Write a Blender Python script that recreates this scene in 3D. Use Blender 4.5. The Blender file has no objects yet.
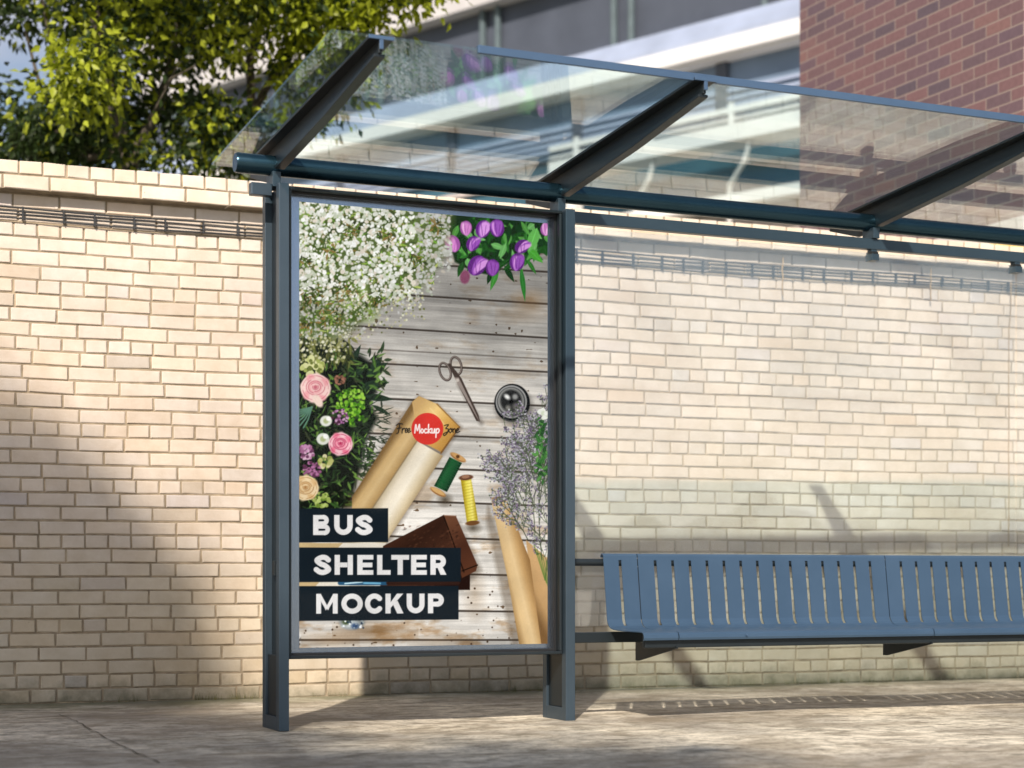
import bpy, math, random
import numpy as np
from mathutils import Vector, Matrix
random.seed(7); RNG = np.random.default_rng(11)
R = math.radians
scene = bpy.context.scene
COL = scene.collection

# ------------------------------------------------------------------ camera
TH = R(24.1); F = 1813.0; HZ = 577.0; HC = 0.615
ST, CT = math.sin(TH), math.cos(TH)
def W(u, v, D):
    """a point seen at (u, v) at depth D metres, in world metres"""
    l = (u-512)/F*D
    return Vector((l*CT + D*ST, D*CT - l*ST, HC + (HZ-v)*D/F))
cam = bpy.data.cameras.new('camera'); co = bpy.data.objects.new('camera', cam); COL.objects.link(co)
co.location = (0, 0, HC); co.rotation_euler = (R(90), 0, -TH)
cam.sensor_width = 36; cam.lens = 36*F/1024; cam.shift_y = (HZ-384)/1024
cam.clip_start = 0.05; cam.clip_end = 3000
cam.dof.use_dof = True; cam.dof.focus_distance = 7.8; cam.dof.aperture_fstop = 2.0
scene.camera = co

# ------------------------------------------------------------------ light
SUN_EL = R(36); SX, SY = 0.515, 0.857            # light travels (+SX,+SY) over the ground
world = bpy.data.worlds.new('World'); scene.world = world; world.use_nodes = True
nt = world.node_tree; nt.nodes.clear()
def N(t, ty, **kw):
    n = t.nodes.new(ty)
    for k, v in kw.items():
        if k.startswith('i_'): n.inputs[k[2:].replace('_', ' ')].default_value = v
        else: setattr(n, k, v)
    return n
sky = N(nt, 'ShaderNodeTexSky', sky_type='NISHITA'); sky.sun_disc = False
sky.sun_elevation = SUN_EL
az = math.atan2(-SX, -SY)                        # direction to the sun, clockwise from +Y
sky.sun_rotation = az % (2*math.pi)
sky.air_density = 1.0; sky.dust_density = 1.5; sky.ozone_density = 1.3
tc = N(nt, 'ShaderNodeTexCoord'); mp = N(nt, 'ShaderNodeMapping'); mp.inputs['Scale'].default_value = (1, 1, 2.6)
ns = N(nt, 'ShaderNodeTexNoise'); ns.inputs['Scale'].default_value = 2.3; ns.inputs['Detail'].default_value = 7; ns.inputs['Roughness'].default_value = .55
rp = N(nt, 'ShaderNodeValToRGB'); rp.color_ramp.elements[0].position = .50; rp.color_ramp.elements[1].position = .66
mx = N(nt, 'ShaderNodeMix', data_type='RGBA'); mx.inputs[7].default_value = (6.0, 5.9, 6.6, 1)
bg = N(nt, 'ShaderNodeBackground'); bg.inputs['Strength'].default_value = 0.088
out = N(nt, 'ShaderNodeOutputWorld')
L = nt.links.new
L(tc.outputs['Generated'], mp.inputs['Vector']); L(mp.outputs[0], ns.inputs['Vector']); L(ns.outputs['Fac'], rp.inputs['Fac'])
L(rp.outputs['Color'], mx.inputs[0]); L(sky.outputs[0], mx.inputs[6]); L(mx.outputs[2], bg.inputs['Color']); L(bg.outputs[0], out.inputs['Surface'])
sl = bpy.data.lights.new('sun', 'SUN'); so = bpy.data.objects.new('sun', sl); COL.objects.link(so)
sl.energy = 5.0; sl.angle = R(0.9); sl.color = (1.0, 0.885, 0.76)
d = Vector((SX*math.cos(SUN_EL), SY*math.cos(SUN_EL), -math.sin(SUN_EL)))
so.rotation_euler = d.to_track_quat('-Z', 'Y').to_euler(); so.location = (-20, -30, 30)
scene.view_settings.view_transform = 'Standard'; scene.view_settings.look = 'None'
scene.view_settings.exposure = 0.36; scene.view_settings.gamma = 1.0
scene.cycles.max_bounces = 6; scene.cycles.diffuse_bounces = 3; scene.cycles.glossy_bounces = 3; scene.cycles.transparent_max_bounces = 14
scene.cycles.use_denoising = True

# ------------------------------------------------------------------ materials
def s2l(c): return tuple(((x/255)/12.92 if x/255 <= .04045 else ((x/255+.055)/1.055)**2.4) for x in c)
def newmat(name):
    m = bpy.data.materials.new(name); m.use_nodes = True; t = m.node_tree
    return m, t, t.nodes['Principled BSDF']
def noise(t, scale, detail=4, rough=.55, coord='Object', stretch=None, dist=0):
    tc = N(t, 'ShaderNodeTexCoord'); o = tc.outputs[coord]
    if stretch:
        mp = N(t, 'ShaderNodeMapping'); mp.inputs['Scale'].default_value = stretch; t.links.new(o, mp.inputs['Vector']); o = mp.outputs[0]
    n = N(t, 'ShaderNodeTexNoise'); n.inputs['Scale'].default_value = scale; n.inputs['Detail'].default_value = detail
    n.inputs['Roughness'].default_value = rough; n.inputs['Distortion'].default_value = dist
    t.links.new(o, n.inputs['Vector']); return n.outputs['Fac']
def ramp(t, fac, stops):
    r = N(t, 'ShaderNodeValToRGB'); e = r.color_ramp.elements
    while len(e) < len(stops): e.new(.5)
    for x, (p, c) in zip(e, stops):
        x.position = p; x.color = (c, c, c, 1) if not isinstance(c, tuple) else (*c, 1)
    t.links.new(fac, r.inputs['Fac']); return r.outputs['Color']
def mix(t, fac, a, b, mode='MIX'):
    m = N(t, 'ShaderNodeMix', data_type='RGBA', blend_type=mode)
    for i, v in ((0, fac), (6, a), (7, b)):
        if isinstance(v, (int, float)): m.inputs[i].default_value = v
        elif isinstance(v, tuple): m.inputs[i].default_value = (*v, 1)
        else: t.links.new(v, m.inputs[i])
    return m.outputs[2]
def bump(t, bsdf, h, strength=.3, dist=.01):
    b = N(t, 'ShaderNodeBump'); b.inputs['Strength'].default_value = strength; b.inputs['Distance'].default_value = dist
    t.links.new(h, b.inputs['Height']); t.links.new(b.outputs[0], bsdf.inputs['Normal'])

def mat_simple(name, col, rough=.6, metal=0, var=.15, sc=6, bmp=0):
    m, t, b = newmat(name)
    n = noise(t, sc, 5)
    c = mix(t, ramp(t, n, [(.3, 0.0), (.7, 1.0)]), tuple(x*(1-var) for x in col), tuple(min(1, x*(1+var)) for x in col))
    t.links.new(c, b.inputs['Base Color']); b.inputs['Roughness'].default_value = rough; b.inputs['Metallic'].default_value = metal
    if bmp: bump(t, b, noise(t, sc*8, 4), bmp, .003)
    return m
def mat_paint(name, col, metal=.45, rough=.34):
    m, t, b = newmat(name)
    n = noise(t, 3.0, 6, .6); n2 = noise(t, 60, 3)
    c = mix(t, ramp(t, n, [(.35, 0.), (.75, 1.)]), col, tuple(x*1.12+.004 for x in col))
    t.links.new(c, b.inputs['Base Color']); b.inputs['Metallic'].default_value = metal
    r = N(t, 'ShaderNodeMapRange'); r.inputs[3].default_value = rough-.05; r.inputs[4].default_value = rough+.1
    t.links.new(n, r.inputs[0]); t.links.new(r.outputs[0], b.inputs['Roughness'])
    bump(t, b, n2, .04, .001)
    return m
def mat_glass(name, tint=(.93, .97, .98), dust_haze=.03, dust_haze_col=(.8, .85, .85), refl=1.0):
    m, t, b = newmat(name); t.nodes.remove(b)
    out = t.nodes['Material Output']
    g = N(t, 'ShaderNodeNewGeometry'); ma = N(t, 'ShaderNodeMapRange')
    ma.inputs[3].default_value = 1.5; ma.inputs[4].default_value = 1/1.5
    t.links.new(g.outputs['Backfacing'], ma.inputs[0])
    fr = N(t, 'ShaderNodeFresnel'); t.links.new(ma.outputs[0], fr.inputs['IOR'])
    tr = N(t, 'ShaderNodeBsdfTransparent'); tr.inputs[0].default_value = (*tint, 1)
    gl = N(t, 'ShaderNodeBsdfGlossy'); gl.inputs['Roughness'].default_value = .02; gl.inputs['Color'].default_value = (.95, .98, 1, 1)
    fm = N(t, 'ShaderNodeMath', operation='MULTIPLY'); fm.inputs[1].default_value = refl; t.links.new(fr.outputs[0], fm.inputs[0])
    mx = N(t, 'ShaderNodeMixShader'); t.links.new(fm.outputs[0], mx.inputs[0]); t.links.new(tr.outputs[0], mx.inputs[1]); t.links.new(gl.outputs[0], mx.inputs[2])
    df = N(t, 'ShaderNodeBsdfDiffuse'); df.inputs[0].default_value = (*dust_haze_col, 1)
    m2 = N(t, 'ShaderNodeMixShader'); nz = noise(t, 1.7, 6, .6, stretch=(1, 1, .5))
    rr = N(t, 'ShaderNodeMapRange'); rr.inputs[1].default_value = .3; rr.inputs[2].default_value = .7
    rr.inputs[3].default_value = dust_haze*.6; rr.inputs[4].default_value = dust_haze*1.4
    t.links.new(nz, rr.inputs[0]); t.links.new(rr.outputs[0], m2.inputs[0])
    t.links.new(mx.outputs[0], m2.inputs[1]); t.links.new(df.outputs[0], m2.inputs[2]); t.links.new(m2.outputs[0], out.inputs['Surface'])
    return m

M = {}
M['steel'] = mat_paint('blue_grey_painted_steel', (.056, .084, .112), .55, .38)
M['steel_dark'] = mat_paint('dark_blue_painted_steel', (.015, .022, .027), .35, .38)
M['pipe'] = mat_paint('glossy_dark_blue_paint', (.022, .055, .080), .8, .22)
M['bench'] = mat_paint('blue_powder_coat', (.047, .090, .152), .35, .42)
M['rail'] = mat_paint('pale_blue_aluminium', (.07, .125, .215), .4, .4)
m_, t_, b_ = newmat('anodised_case_lining'); b_.inputs['Base Color'].default_value = (.38, .46, .58, 1); b_.inputs['Metallic'].default_value = 1.0
r_ = N(t_, 'ShaderNodeMapRange'); r_.inputs[3].default_value = .20; r_.inputs[4].default_value = .27; t_.links.new(noise(t_, 3), r_.inputs[0]); t_.links.new(r_.outputs[0], b_.inputs['Roughness']); M['mat'] = m_
M['black'] = mat_simple('black_rubber', (.012, .013, .015), .5)
M['glass'] = mat_glass('clear_roof_glass', (.87, .96, .98), .012, refl=1.0)
M['backglass'] = mat_glass('hazed_back_glass', (.97, .985, .985), .03, (.92, .93, .95), refl=3.3)  # pale film and raised reflection put the bright sky wash into the glass
M['caseglass'] = mat_glass('case_glass', (.99, .99, .99), .0, refl=.12)
M['cable'] = mat_simple('weathered_black_cable', (.035, .038, .042), .6)
M['rust'] = mat_simple('rusty_iron', (.36, .25, .13), .9)

def mat_wallbrick(name, tintbottom=True):
    m, t, b = newmat(name)
    at = N(t, 'ShaderNodeAttribute'); at.attribute_name = 'brick_colour'
    n1 = noise(t, 9, 7, .65); n2 = noise(t, 1.1, 4, .5); n3 = noise(t, 55, 5, .7)
    c = mix(t, ramp(t, n1, [(.3, 0.), (.75, 1.)]), at.outputs['Color'], (.84, .80, .74), 'MULTIPLY')
    c = mix(t, 1.0, c, ramp(t, n2, [(.32, (.80, .785, .77)), (.62, (1.0, 1.0, 1.0))]), 'MULTIPLY')
    # chipped pits
    pits = ramp(t, n3, [(.26, 1.), (.31, 0.)])
    c = mix(t, pits, c, (.12, .10, .07))
    # algae and splash dirt near the foot, with a ragged edge
    tc = N(t, 'ShaderNodeTexCoord'); sp = N(t, 'ShaderNodeSeparateXYZ'); t.links.new(tc.outputs['Object'], sp.inputs[0])
    a = N(t, 'ShaderNodeMath', operation='MULTIPLY_ADD'); a.inputs[1].default_value = -1.0; a.inputs[2].default_value = .95
    t.links.new(sp.outputs['Z'], a.inputs[0])
    s = N(t, 'ShaderNodeMath', operation='ADD'); t.links.new(a.outputs[0], s.inputs[0]); t.links.new(noise(t, 2.2, 6, .6), s.inputs[1])
    al = ramp(t, s.outputs[0], [(.55, 0.), (1.45, 1.)])
    c = mix(t, al, c, (.86, .85, .77), 'MULTIPLY')
    a2 = N(t, 'ShaderNodeMath', operation='MULTIPLY_ADD'); a2.inputs[1].default_value = -3.2; a2.inputs[2].default_value = .32
    t.links.new(sp.outputs['Z'], a2.inputs[0])
    s2 = N(t, 'ShaderNodeMath', operation='ADD'); t.links.new(a2.outputs[0], s2.inputs[0]); t.links.new(noise(t, 7, 6, .7), s2.inputs[1])
    c = mix(t, ramp(t, s2.outputs[0], [(.45, 0.), (.95, .85)]), c, (.10, .10, .06))
    t.links.new(c, b.inputs['Base Color']); b.inputs['Roughness'].default_value = .72
    b.inputs['Specular IOR Level'].default_value = .3
    bump(t, b, noise(t, 40, 6, .65), .5, .003)
    return m
M['brick'] = mat_wallbrick('cream_brick')
M['mortar'] = mat_simple('sandy_mortar', (.31, .25, .175), .95, var=.35, sc=14, bmp=.5)

# ------------------------------------------------------------------ mesh helpers
class MB:
    def __init__(s): s.v = []; s.f = []; s.c = []
    def box(s, x0, x1, y0, y1, z0, z1):
        n = len(s.v)
        s.v += [(x0,y0,z0),(x1,y0,z0),(x1,y1,z0),(x0,y1,z0),(x0,y0,z1),(x1,y0,z1),(x1,y1,z1),(x0,y1,z1)]
        s.f += [(n,n+3,n+2,n+1),(n+4,n+5,n+6,n+7),(n,n+1,n+5,n+4),(n+1,n+2,n+6,n+5),(n+2,n+3,n+7,n+6),(n+3,n,n+4,n+7)]
        return s
    def prism(s, prof, x0, x1):
        """profile in (y,z) extruded over x"""
        n = len(s.v); k = len(prof)
        s.v += [(x0, y, z) for y, z in prof] + [(x1, y, z) for y, z in prof]
        s.f += [tuple(n+i for i in range(k)), tuple(n+k+i for i in reversed(range(k)))]
        s.f += [(n+i, n+k+i, n+k+(i+1) % k, n+(i+1) % k) for i in range(k)]
        return s
    def tube(s, pts, rad, seg=10, cap=True):
        pts = [Vector(p) for p in pts]; k = len(pts)
        if not hasattr(rad, '__len__'): rad = [rad]*k
        n0 = len(s.v); up = Vector((0, 0, 1))
        t = (pts[1]-pts[0]).normalized(); a = t.cross(up)
        if a.length < .1: a = t.cross(Vector((1, 0, 0)))
        a.normalize()
        for i, p in enumerate(pts):
            t = (pts[min(i+1, k-1)]-pts[max(i-1, 0)]).normalized()
            a = (a - t*a.dot(t)).normalized(); b = t.cross(a)
            for j in range(seg):
                an = 2*math.pi*j/seg
                s.v.append(tuple(p + (a*math.cos(an)+b*math.sin(an))*rad[i]))
        for i in range(k-1):
            for j in range(seg):
                s.f.append((n0+i*seg+j, n0+i*seg+(j+1) % seg, n0+(i+1)*seg+(j+1) % seg, n0+(i+1)*seg+j))
        if cap:
            s.f.append(tuple(n0+j for j in reversed(range(seg)))); s.f.append(tuple(n0+(k-1)*seg+j for j in range(seg)))
        return s
    def build(s, name, mat, parent=None, bevel=0, smooth=False, recalc=True):
        me = bpy.data.meshes.new(name); me.from_pydata([tuple(v) for v in s.v], [], s.f)
        if recalc:
            import bmesh
            bm = bmesh.new(); bm.from_mesh(me); bmesh.ops.recalc_face_normals(bm, faces=bm.faces); bm.to_mesh(me); bm.free()
        for m in (mat if isinstance(mat, (list, tuple)) else [mat]): me.materials.append(m)
        o = bpy.data.objects.new(name, me); COL.objects.link(o)
        if smooth:
            me.polygons.foreach_set('use_smooth', [True]*len(me.polygons))
            try: me.set_sharp_from_angle(angle=R(40))
            except Exception: pass
        if bevel:
            b = o.modifiers.new('bevel', 'BEVEL'); b.width = bevel; b.segments = 2; b.limit_method = 'ANGLE'
        if parent: o.parent = parent
        return o
def colour_attr(me, name, cols):
    a = me.color_attributes.new(name, 'FLOAT_COLOR', 'POINT')
    arr = np.ones((len(me.vertices), 4), dtype=np.float32); arr[:, :3] = cols
    a.data.foreach_set('color', arr.ravel())
def empty(name, loc=(0, 0, 0)):
    o = bpy.data.objects.new(name, None); COL.objects.link(o); o.location = loc; return o
def tag(o, label=None, cat=None, group=None, kind=None):
    if label: o['label'] = label
    if cat: o['category'] = cat
    if group: o['group'] = group
    if kind: o['kind'] = kind
    return o

# ------------------------------------------------------------------ ground
def mat_ground():
    m, t, b = newmat('weathered_concrete_pavement')
    n1 = noise(t, .8, 8, .62, dist=.6); n2 = noise(t, 5, 8, .7, stretch=(1, 1.6, 1)); n3 = noise(t, 45, 6, .7)
    c = ramp(t, n1, [(.36, (.28, .25, .21)), (.46, (.50, .46, .385)), (.58, (.80, .735, .60))])
    c = mix(t, ramp(t, n2, [(.36, .85), (.50, 0.)]), c, (.15, .135, .10))
    c = mix(t, .55, c, ramp(t, n3, [(.3, (.52, .52, .50)), (.66, (1., 1., 1.))]), 'MULTIPLY')
    n4 = noise(t, 2.4, 9, .72, stretch=(1, 1.5, 1), dist=1.2); n5 = noise(t, 14, 7, .75)
    c = mix(t, ramp(t, n4, [(.42, .55), (.55, 0.)]), c, (.20, .16, .105))
    c = mix(t, ramp(t, n5, [(.40, .6), (.50, 0.)]), c, (.16, .14, .10))
    # moss along the foot of the wall, ragged
    tc = N(t, 'ShaderNodeTexCoord'); sp = N(t, 'ShaderNodeSeparateXYZ'); t.links.new(tc.outputs['Object'], sp.inputs[0])
    a = N(t, 'ShaderNodeMath', operation='MULTIPLY_ADD'); a.inputs[1].default_value = .9; a.inputs[2].default_value = -7.55
    t.links.new(sp.outputs['Y'], a.inputs[0])
    s = N(t, 'ShaderNodeMath', operation='ADD'); t.links.new(a.outputs[0], s.inputs[0]); t.links.new(noise(t, 3, 7, .65), s.inputs[1])
    c = mix(t, ramp(t, s.outputs[0], [(.55, 0.), (1.15, .8)]), c, (.14, .14, .07))
    t.links.new(c, b.inputs['Base Color'])
    r = N(t, 'ShaderNodeMapRange'); r.inputs[3].default_value = .55; r.inputs[4].default_value = .95
    t.links.new(n2, r.inputs[0]); t.links.new(r.outputs[0], b.inputs['Roughness'])
    hb = mix(t, .5, n2, n3); bump(t, b, hb, .7, .012)
    return m
M['ground'] = mat_ground()
# a finely divided patch near the shelter for real unevenness inside one big sheet
mb = MB(); xs = [-900, -200, -40, -8] + list(np.linspace(-3, 11, 113)) + [18, 50, 200, 900]
ys = [-900, -200, -40, -6] + list(np.linspace(2, 9.1, 90)) + [14, 50, 200, 1500]
def hgt(x, y):
    if -3 < x < 11 and 2 < y < 8.9:
        e = min(1, (x+3)/1, (11-x)/1, (y-2)/1, (8.95-y)/.4)
        return e*.006*(math.sin(x*1.9+math.sin(y*2.3)*1.4)*.7 + math.sin(y*3.1+x*.8+1)*.5 + math.sin(x*5.3-y*4.1)*.25)
    return 0
nx = len(xs)
mb.v = [(x, y, hgt(x, y)) for y in ys for x in xs]
mb.f = [(j*nx+i, j*nx+i+1, (j+1)*nx+i+1, (j+1)*nx+i) for j in range(len(ys)-1) for i in range(nx-1)]
g = mb.build('pavement', M['ground'], smooth=True); tag(g, 'worn patchy beige concrete pavement in front of the brick wall', 'pavement', kind='structure')
# dark saw cut joints in the paving
M['joint'] = mat_simple('dark_joint', (.12, .10, .075), .95, var=.4)
mb = MB()
def joint(p0, p1, w=.004):
    p0 = Vector(p0); p1 = Vector(p1); k = 30; dd = (p1-p0).normalized(); nn = Vector((-dd.y, dd.x)); b = len(mb.v)
    for i in range(k+1):
        p = p0.lerp(p1, i/k); ww = w*random.uniform(.3, 1.5); q = p + nn*random.uniform(-.006, .006)
        for sgn in (-1, 1):
            x, y = q + nn*ww*sgn; mb.v.append((x, y, hgt(x, y)+.004))
    for i in range(k): mb.f.append((b+2*i, b+2*i+1, b+2*i+3, b+2*i+2))
def gp(u, v): p = W(u, v, F*HC/(v-HZ)); return (p.x, p.y)
joint(gp(60, 716), gp(160, 764), .0032); joint(gp(-40, 712), gp(260, 708), .004)
tag(mb.build('pavement_joint', M['joint'], recalc=False), kind='structure')

# ------------------------------------------------------------------ brick wall
PITCH = .0685; LEN = .2235
wall = empty('garden_wall', (0, 8.99, 0)); wall.rotation_euler = (0, 0, -math.atan(.0253))
tag(wall, 'long cream brick wall with projecting coping behind the bus shelter', 'wall')
WX0, WX1 = -3.0, 12.0
HEAD = {1, 5, 11, 15, 19, 25, 29, 33}
def wavy(x, z):
    return (.55 if z < 2.4 else .3)*(.0035*math.sin(x*1.7+z*.9)+.0025*math.sin(x*4.1-z*2.3+1) + .002*math.sin(x*9.3+z*5))
class Bricks:
    def __init__(s): s.mb = MB(); s.c = []
    def add(s, x0, x1, z0, z1, y, depth, col, ch=.004):
        v = s.mb.v; n = len(v); j = lambda a=.0016: random.uniform(-a, a)
        yj = y + random.uniform(-.0025, .0025); tl = random.uniform(-.002, .002)
        cs = [(x0, z0), (x1, z0), (x1, z1), (x0, z1)]
        cs = [(x+j(), z+j()+wavy(x, z)) for x, z in cs]
        cx = (x0+x1)/2; cz = sum(c[1] for c in cs)/4
        for x, z in cs: v.append((x, y+depth, z))
        for x, z in cs: v.append((x, yj+ch*.8, z))
        for x, z in cs:
            v.append((x-math.copysign(ch, x-cx), yj+tl*(x-cx)/(x1-x0)*2, z-math.copysign(ch*.9, z-cz)))
        f = s.mb.f; f.append((n+8, n+9, n+10, n+11))
        for a in (0, 4):
            for i in range(4): f.append((n+a+i, n+a+(i+1) % 4, n+a+4+(i+1) % 4, n+a+4+i))
        s.c += [col]*12
def brickcol(base=(.70, .625, .55)):
    k = random.gauss(1, .034); w = random.gauss(0, .009)
    c = (base[0]*k+w, base[1]*k, base[2]*k-w*1.2)
    r = random.random()
    if r < .04: c = (c[0]*.88, c[1]*.87, c[2]*.84)
    elif r < .10: c = (c[0]*.94, c[1]*.955, c[2]*1.02)
    elif r < .13: c = (c[0]*1.0, c[1]*.95, c[2]*.89)
    return tuple(min(.8, max(.05, x)) for x in c)
B = Bricks()
def course(r, z0, z1, y, depth, header, off, B=B, col=None, gap=.0050):
    ln = LEN/2 if header else LEN; x = WX0 + off - ln
    while x < WX1:
        x1 = x + ln*random.uniform(.975, 1.02)
        if random.random() < .02 and not header: x1 = x + ln*.55
        a, b = max(x+gap, WX0), min(x1-gap, WX1)
        if b-a > .02: B.add(a, b, z0+gap*.9, z1-gap*.9, y, depth, (col or brickcol)())
        x = x1
for r in range(36):
    course(r, r*PITCH, (r+1)*PITCH, 0, .03, r in HEAD, (r % 2)*LEN/2 + random.uniform(0, .05))
zc = 36*PITCH
def copingcol():
    return brickcol((.74, .66, .56))
o = B.mb.build('brickwork', M['brick'], wall); colour_attr(o.data, 'brick_colour', np.array(B.c))
B2 = Bricks()
course(36, zc+.003, zc+.076, -.075, .1, False, .08, B2, copingcol)
course(37, zc+.076, zc+.146, -.075, .1, True, .03, B2, copingcol)
# top faces of the coping bricks
course(38, zc+.003, zc+.076, .26, .0, False, .08, B2, copingcol)
o = B2.mb.build('coping', M['brick'], wall); colour_attr(o.data, 'brick_colour', np.array(B2.c))
mb = MB(); mb.box(WX0, WX1, .0055, .25, -.05, zc+.01)
mb.build('mortar_core', M['mortar'], wall)
mb = MB()
# coping bed: wavy top slab
for i in range(150):
    xa = WX0+(WX1-WX0)*i/150; xb = WX0+(WX1-WX0)*(i+1)/150
    n = len(mb.v); wa, wb = wavy(xa, zc), wavy(xb, zc)
    for x, w in ((xa, wa), (xb, wb)):
        mb.v += [(x, -.069, zc+.006+w), (x, .27, zc+.006+w), (x, .27, zc+.139+w), (x, -.069, zc+.139+w)]
    mb.f += [(n, n+1, n+5, n+4), (n+1, n+2, n+6, n+5), (n+2, n+3, n+7, n+6), (n+3, n, n+4, n+7)]
mb.build('coping_bed', M['mortar'], wall)

# cables strung under the coping
cb = empty('cable_bundle', (0, 0, 0)); cb.parent = None
tag(cb, 'bundle of thin dark cables tied together and strung under the wall coping', 'cables')
def wy(x): return 8.99-.0253*x
def cz(x, k):
    zb = 2.395 - (0, .017, .034, .052)[k]
    return zb + .005*math.sin(x*1.9+.6) + .002*math.sin(x*3.1+k*1.9) + .0015*math.sin(x*6+k*2.1) - (.004*k)*max(0, math.sin(x*1.35+1.2))
for k in range(4):
    mb = MB(); pts = []
    for i in range(161):
        x = -2.9 + 14.6*i/160
        pts.append((x, wy(x)-.016-.003*math.sin(x*3+k), cz(x, k)))
    mb.tube(pts, [.0052, .0038, .0046, .004][k], 6).build('cable', M['cable'], cb, smooth=True)
x = -2.7
while x < 11.5:
    mb = MB(); y = wy(x)-.016
    mb.box(x-.0025, x+.0025, y-.008, y+.014, cz(x, 3)-.006, cz(x, 0)+.006).build('cable_tie', M['cable'], cb)
    x += random.uniform(.12, .20)
# rusty drip lines
for i, (u, a, b, w) in enumerate(((780, 2.46, 2.22, .004), (928, 2.46, 2.25, .0035), (1008, 2.40, .80, .003))):
    l = (u-512)/F; X = 8.99*((l*CT+ST)/(CT-l*ST))/(1+.0253*((l*CT+ST)/(CT-l*ST)))
    mb = MB(); pts = [(X+random.uniform(-.003, .003), wy(X)-.008-(.02 if z > 2.2 else 0), z) for z in np.linspace(a, b, 12)]
    tag(mb.tube(pts, w, 6).build('rusty_wire', M['rust']), ['short rusty wire hanging over the cables, furthest left of the three', 'short rusty wire hanging over the cables near the roof hanger', 'long rusty wire running down the wall at the right edge'][i], 'wire', 'rusty wires on the wall')

# ------------------------------------------------------------------ bus shelter
sh = empty('bus_shelter', (2.12, 7.1, 0))
tag(sh, 'blue-grey steel bus shelter with glass roof on a long round beam', 'bus shelter')
IDX = Matrix.Translation((-2.12, -7.1, 0))
def part(mb, name, mat, parent=sh, bevel=.0015, smooth=False, root=(2.12, 7.1, 0)):
    mb.v = [(v[0]-root[0], v[1]-root[1], v[2]-root[2]) for v in mb.v]
    return mb.build(name, mat, parent, bevel, smooth)
def post(xa, xb, side=-1):
    # deep channel: two flanges and a recessed web on the left side, closed at the foot
    mb = MB(); top = 2.188
    mb.box(xa, xb, 6.972, 7.012, 0, top)                  # front flange
    mb.box(xa, xb, 7.166, 7.206, 0, top)                  # rear flange
    mb.box(xa, xa+.028, 7.012, 7.166, 0, .055)            # foot
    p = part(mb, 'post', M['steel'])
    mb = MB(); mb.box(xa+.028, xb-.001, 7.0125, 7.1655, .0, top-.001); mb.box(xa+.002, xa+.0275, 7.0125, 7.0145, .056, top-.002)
    part(mb, 'shade_dark_web', M['steel_dark'], p, 0)  # darker colour stands in for shade inside the post recess
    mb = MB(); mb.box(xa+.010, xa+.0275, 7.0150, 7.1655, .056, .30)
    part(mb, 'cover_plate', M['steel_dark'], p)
    mb = MB(); mb.box(xa+.012, xa+.0275, 7.08, 7.11, .62, .68)
    part(mb, 'latch', M['steel_dark'], p)
    mb = MB(); mb.box(xa-.02, xb+.03, 6.95, 7.23, .0, .004)
    return p
post(2.102, 2.144); post(3.371, 3.415); post(8.60, 8.64)
PR = .041
mb = MB(); mb.tube([(1.957, 7.1, 2.28), (1.966, 7.1, 2.28), (8.99, 7.1, 2.28), (9.0, 7.1, 2.28)], [PR-.004, PR, PR, PR-.004], 40)
part(mb, 'roof_pipe', M['pipe'], smooth=True, bevel=0)
def rz(y): return 2.366 + (7.1-y)*.079
XB = (2.124, 3.40, 5.03, 6.66, 8.29)
for X in XB:
    w = .045
    mb = MB(); mb.prism([(7.44, rz(7.44)), (7.44, rz(7.44)-.011), (5.845, rz(5.845)-.011), (5.845, rz(5.845))], X-w, X+w)
    bm_ = part(mb, 'roof_beam', M['steel_dark'], bevel=.002)
    mb = MB(); t = .006
    pr = [(7.44, rz(7.44)-.0115), (5.85, rz(5.85)-.0115), (5.85, rz(5.85)-.055), (6.4, rz(6.4)-.083)]
    pr += [(7.045, 2.272), (7.06, 2.262)] + [(7.1-.0415*math.cos(a), 2.28+.0415*math.sin(a)) for a in np.linspace(-.2, math.pi+.2, 14)] + [(7.15, 2.235), (7.2, 2.232), (7.44, 2.30)]
    mb.prism(pr, X-t, X+t); part(mb, 'web', M['steel_dark'], bm_)
    mb = MB(); mb.prism([(5.86, rz(5.86)-.055), (5.86, rz(5.86)-.066), (6.4, rz(6.4)-.098), (7.04, 2.255), (7.04, 2.272), (6.4, rz(6.4)-.083)], X-.02, X+.02)
    part(mb, 'bottom_flange', M['steel_dark'], bm_)
    # white-ish cut end of the tee
    mb = MB(); mb.box(X-.046, X+.046, 5.838, 5.8445, rz(5.845)-.012, rz(5.845)+.001); mb.box(X-.007, X+.007, 5.838, 5.8445, rz(5.845)-.045, rz(5.845)-.0125)
    part(mb, 'end_cap', M['rail'], bm_, .001)
edges = [1.952, 3.40, 5.03, 6.66, 9.02]
for a, b in zip(edges[:-1], edges[1:]):
    mb = MB(); h = .010
    mb.prism([(7.45, rz(7.45)+.002), (5.868, rz(5.868)+.002), (5.868, rz(5.868)+.002+h), (7.45, rz(7.45)+.002+h)], a+.002, b-.002)
    part(mb, 'roof_pane', M['glass'], bevel=0)
mb = MB(); mb.box(2.49, 9.02, 5.852, 5.866, rz(5.86)-.010, rz(5.86)+.018); mb.box(2.49, 9.02, 5.866, 5.882, rz(5.86)+.0145, rz(5.86)+.018)
part(mb, 'roof_edge_rail', M['rail'], bevel=.001)
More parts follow.
